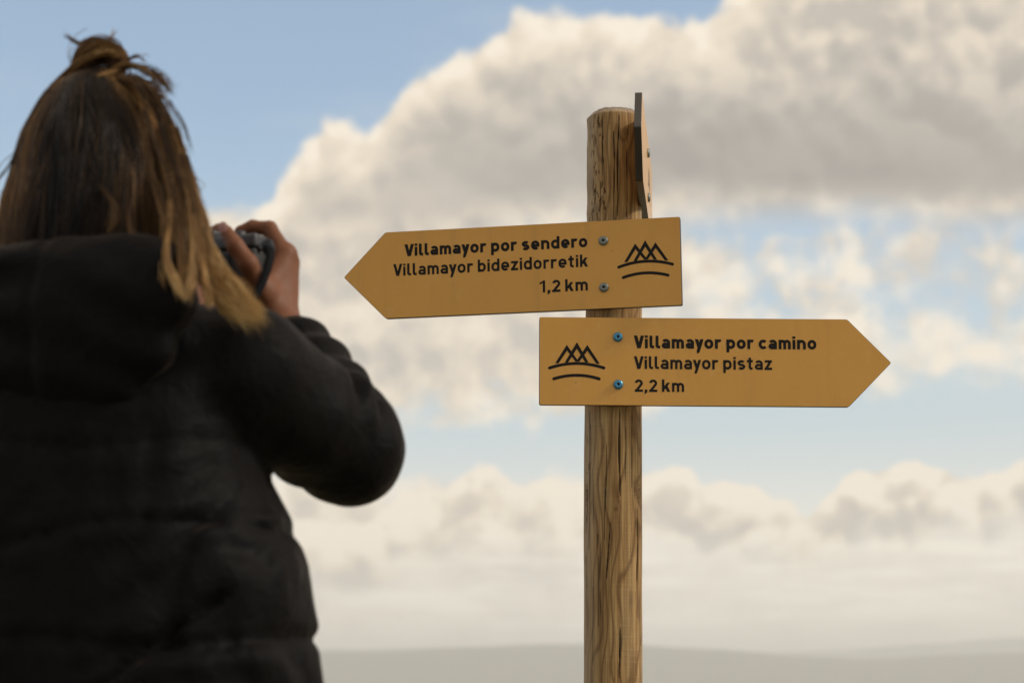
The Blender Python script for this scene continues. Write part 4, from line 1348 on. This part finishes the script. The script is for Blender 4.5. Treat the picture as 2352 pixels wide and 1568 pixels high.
    for a_ in ([(230, 430, 1.985), (255, 460, 1.975), (262, 500, 1.972), (250, 535, 1.972)],
               [(330, 300, 2.0), (350, 400, 1.98), (372, 480, 1.965), (385, 560, 1.95)], [(300, 460, 1.98), (298, 520, 1.965), (315, 570, 1.945)],
               [(120, 300, 2.02), (85, 400, 2.02), (50, 500, 2.02), (25, 575, 2.02)], [(130, 260, 2.03), (80, 360, 2.03), (45, 460, 2.03), (10, 560, 2.03)],
               [(360, 260, 2.02), (390, 360, 1.99), (430, 470, 1.98), (455, 570, 1.97)], [(330, 250, 2.0), (365, 350, 1.975), (400, 450, 1.965), (420, 560, 1.955)]):
        lock(a_, 15, 0.0018, 0.0025, 0.6, 1.25, 0.00035, S_=IS, wave=0.005, endj=0.3)
    o = IS.build('loose_curl', None); o.parent = hair
    # bun on the crown
    BS = Strands()
    nb_ = 700
    bc = P(232, 150, 2.085)
    a0 = rg.uniform(-0.6, 3.4, nb_); span = rg.uniform(2.2, 5.2, nb_)
    rx = rg.uniform(0.012, 0.0305, nb_); rz = rx * rg.uniform(0.55, 0.95, nb_)
    tl = rg.normal(0.22, 0.30, nb_); yo = rg.normal(0, 0.011, nb_)
    an = a0[:, None] + span[:, None] * np.linspace(0, 1, 22)[None]
    X_ = rx[:, None] * np.cos(an); Zq = rz[:, None] * np.sin(an)
    Y_ = yo[:, None] + 0.010 * np.sin(an * 0.7 + yo[:, None] * 90)
    XX = X_ * np.cos(tl)[:, None] - Zq * np.sin(tl)[:, None]; ZZ = X_ * np.sin(tl)[:, None] + Zq * np.cos(tl)[:, None] + rg.normal(0, 0.003, nb_)[:, None]
    pts = np.stack([bc[0] + XX, bc[1] + Y_, bc[2] + ZZ], -1)
    tone = 0.75 + 0.75 * np.clip((np.sin(an) + .2), -1, 1) * 0.8 + rg.normal(0, 0.35, nb_)[:, None]
    BS.add(pts, dye(tone), 0.00042)
    # outer hoop of the bun and the straps that feed it
    lock([(172, 165, 2.08), (178, 125, 2.07), (215, 100, 2.065), (262, 103, 2.065), (284, 128, 2.07), (276, 165, 2.075)], 60, 0.0025, 0.0025, 1.0, 1.6, 0.0005, S_=BS, wave=0.003, endj=0.1)
    lock([(120, 200, 2.07), (150, 172, 2.06), (190, 140, 2.055), (240, 118, 2.055), (278, 130, 2.06)], 80, 0.003, 0.004, 0.9, 1.7, 0.0005, S_=BS, wave=0.003, endj=0.2)
    lock([(130, 215, 2.06), (190, 200, 2.04), (235, 180, 2.045), (275, 165, 2.055)], 120, 0.004, 0.005, 1.2, 1.3, 0.0005, S_=BS, wave=0.003, endj=0.2)
    lock([(262, 165, 2.06), (300, 150, 2.05), (345, 165, 2.04), (372, 190, 2.035), (396, 214, 2.03)], 60, 0.004, 0.004, 1.1, 1.2, 0.0004, S_=BS, wave=0.010, endj=0.3)
    lock([(270, 185, 2.05), (310, 185, 2.035), (345, 215, 2.02), (375, 270, 2.01)], 110, 0.006, 0.008, 0.9, 0.9, 0.0005, S_=BS, wave=0.010, endj=0.3)
    lock([(215, 108, 2.08), (190, 103, 2.08), (166, 92, 2.08), (146, 80, 2.08)], 16, 0.002, 0.001, 0.9, 0.8, 0.0005, S_=BS, wave=0.003, endj=0.4)
    lock([(250, 105, 2.08), (258, 88, 2.08), (266, 64, 2.08)], 7, 0.002, 0.001, 1.6, 1.8, 0.0005, S_=BS, wave=0.003, endj=0.4)
    o = BS.build('hair_bun', None); o.parent = hair
    tag(o, 'loosely twisted brown bun on the crown')
    # fly-aways
    FS = Strands()
    for _ in range(60):
        sx = rg.choice([-1, 1]); y0 = rg.uniform(200, 430)
        w_ = np.interp(y0, YS, HWID) / 0.000459
        x0 = 240 + sx * w_ * rg.uniform(0.9, 1.0)
        if sx > 0 and y0 > 380: continue
        L_ = rg.uniform(60, 190)
        path = [(x0, y0, 2.06), (x0 + sx * rg.uniform(5, 30), y0 + L_ * .4, 2.06), (x0 + sx * rg.uniform(10, 45), y0 + L_ * .75, 2.06), (x0 + sx * rg.uniform(5, 50), y0 + L_, 2.06)]
        lock(path, rg.integers(1, 4), 0.001, 0.003, 0.6, 1.2, 0.00035, S_=FS, wave=0.004)
    for _ in range(170):
        sx = rg.choice([-1, 1]); y0 = rg.uniform(200, 480)
        i0 = lambda yy: np.interp(yy, YS, HWID) / 0.000459
        L_ = rg.uniform(50, 170); o_ = rg.uniform(-4, 10)
        lock([(244 + sx * (i0(y0 + L_ * q) + o_ * (0.3 + q) + rg.normal(0, 4)), y0 + L_ * q, 2.06) for q in (0, .35, .7, 1)], 1, 0.001, 0.002, 0.5, 1.3, 0.0003, S_=FS, wave=0.004)
    for p in ([(75, 330, 2.05), (35, 400, 2.05), (8, 450, 2.05), (4, 520, 2.05)], [(90, 270, 2.05), (40, 350, 2.05), (10, 390, 2.05), (-20, 430, 2.05)], [(60, 400, 2.05), (15, 470, 2.05), (5, 540, 2.05)],
              [(290, 140, 2.06), (320, 128, 2.06), (335, 140, 2.06)], [(390, 230, 2.04), (420, 290, 2.04), (432, 350, 2.04)]):
        lock(p, 9, 0.001, 0.005, 0.6, 1.1, 0.0004, S_=FS, wave=0.006)
    o = FS.build('flyaway_hair', None); o.parent = hair; o['kind'] = 'stuff'
build_hair(PERSON)

# ------------------------------------------------------------------ the camera in her hands
def build_photo_camera():
    silver = simple('brushed_silver', (0.055, 0.055, 0.06), 0.40, 0.3, var=0.0, bscale=600)
    black = simple('black_leatherette', (0.018, 0.018, 0.019), 0.55, bump=0.5, bscale=1400, var=0.3)
    plastic = simple('black_plastic', (0.014, 0.016, 0.022), 0.40, spec=0.3)
    glass = simple('lens_glass', (0.01, 0.012, 0.02), 0.05)
    webbing = simple('strap_webbing', (0.008, 0.008, 0.010), 0.8, spec=0.1, bump=0.4, bscale=1200)
    root = empty('camera', Vector(CAMC), 'small black and silver camera held up to the face in both hands', 'camera')
    M = Matrix(((Rh[0], Fh[0], 0, CAMC[0]), (Rh[1], Fh[1], 0, CAMC[1]), (0, 0, 1, CAMC[2]), (0, 0, 0, 1)))
    def box(name, c, s, mat, bev=0.003, seg=3, parent=None):
        bm = bmesh.new(); bmesh.ops.create_cube(bm, size=1)
        bmesh.ops.scale(bm, verts=bm.verts, vec=s)
        bmesh.ops.bevel(bm, geom=bm.edges[:], offset=bev, segments=seg, affect='EDGES', profile=0.6)
        bmesh.ops.translate(bm, verts=bm.verts, vec=c); bmesh.ops.transform(bm, matrix=M, verts=bm.verts)
        return link(name, from_bm(name, bm), mat, parent or root)
    def cyl(name, c, r, h, mat, axis='Z', bev=0.0006):
        bm = bmesh.new(); bmesh.ops.create_cone(bm, cap_ends=True, segments=32, radius1=r, radius2=r, depth=h)
        if axis == 'Y': bmesh.ops.rotate(bm, verts=bm.verts, matrix=Matrix.Rotation(math.pi / 2, 3, 'X'))
        if axis == 'X': bmesh.ops.rotate(bm, verts=bm.verts, matrix=Matrix.Rotation(math.pi / 2, 3, 'Y'))
        bmesh.ops.bevel(bm, geom=[e for e in bm.edges if e.is_boundary or len(e.link_faces) == 2 and e.calc_face_angle(0) > 1], offset=bev, segments=2, affect='EDGES')
        bmesh.ops.translate(bm, verts=bm.verts, vec=c); bmesh.ops.transform(bm, matrix=M, verts=bm.verts)
        return link(name, from_bm(name, bm), mat, root)
    box('camera_body', (0, 0, -0.008), (0.106, 0.030, 0.042), black, 0.006)
    box('top_plate', (0, 0, 0.0215), (0.107, 0.031, 0.0165), silver, 0.004)
    box('base_plate', (0, 0, -0.0315), (0.106, 0.030, 0.005), silver, 0.002)
    box('viewfinder', (-0.018, -0.001, 0.034), (0.026, 0.026, 0.010), silver, 0.003)
    cyl('shutter_dial', (0.020, 0.002, 0.0335), 0.0075, 0.008, silver)
    cyl('shutter_button', (0.038, 0.004, 0.0318), 0.005, 0.004, plastic)
    cyl('lens_barrel', (-0.006, 0.030, -0.006), 0.024, 0.032, plastic, 'Y')
    cyl('lens_glass', (-0.006, 0.0475, -0.006), 0.019, 0.0035, glass, 'Y')
    box('screen', (-0.012, -0.0160, -0.010), (0.062, 0.003, 0.036), plastic, 0.001)
    cyl('strap_ring', (0.0555, -0.006, 0.012), 0.0035, 0.005, silver, 'X')
    # lug buckle and strap that loops down behind the thumb
    lug = P(616, 568, 2.262)
    bm = bmesh.new(); bmesh.ops.create_cube(bm, size=1); bmesh.ops.scale(bm, verts=bm.verts, vec=(0.0135, 0.010, 0.0165))
    bmesh.ops.bevel(bm, geom=bm.edges[:], offset=0.002, segments=2, affect='EDGES')
    bmesh.ops.rotate(bm, verts=bm.verts, matrix=Matrix.Rotation(R(-16), 3, 'Y') @ Matrix.Rotation(R(-30), 3, 'Z')); bmesh.ops.translate(bm, verts=bm.verts, vec=Vector(lug))
    link('strap_buckle', from_bm('strap_buckle', bm), plastic, root)
    path = [P(*q) for q in ((606, 556, 2.264), (617, 566, 2.258), (621, 590, 2.252), (613, 622, 2.246), (602, 650, 2.242), (585, 682, 2.238), (560, 710, 2.235), (520, 740, 2.215), (470, 760, 2.20), (400, 770, 2.19), (330, 760, 2.21))]
    path += [mirc(P(*q)) for q in ((520, 740, 2.215), (560, 710, 2.235), (585, 680, 2.246), (601, 650, 2.250), (613, 620, 2.254), (617, 566, 2.262))]
    bm = bmesh.new(); prev = None
    pp = np.array(path)
    tn = np.gradient(pp, axis=0)
    for p, t in zip(pp, tn):
        t = t / np.linalg.norm(t); s_ = np.cross(t, np.array([-0.25, 0.95, 0.2])); s_ /= np.linalg.norm(s_); nn = np.cross(t, s_)
        row = [bm.verts.new(Vector(p + s_ * a * 0.0048 + nn * b * 0.0009)) for a, b in ((-1, -1), (1, -1), (1, 1), (-1, 1))]
        if prev:
            for i in range(4): bm.faces.new((prev[i], prev[(i + 1) % 4], row[(i + 1) % 4], row[i]))
        prev = row
    link('strap', from_bm('strap', bm), webbing, root)
build_photo_camera()
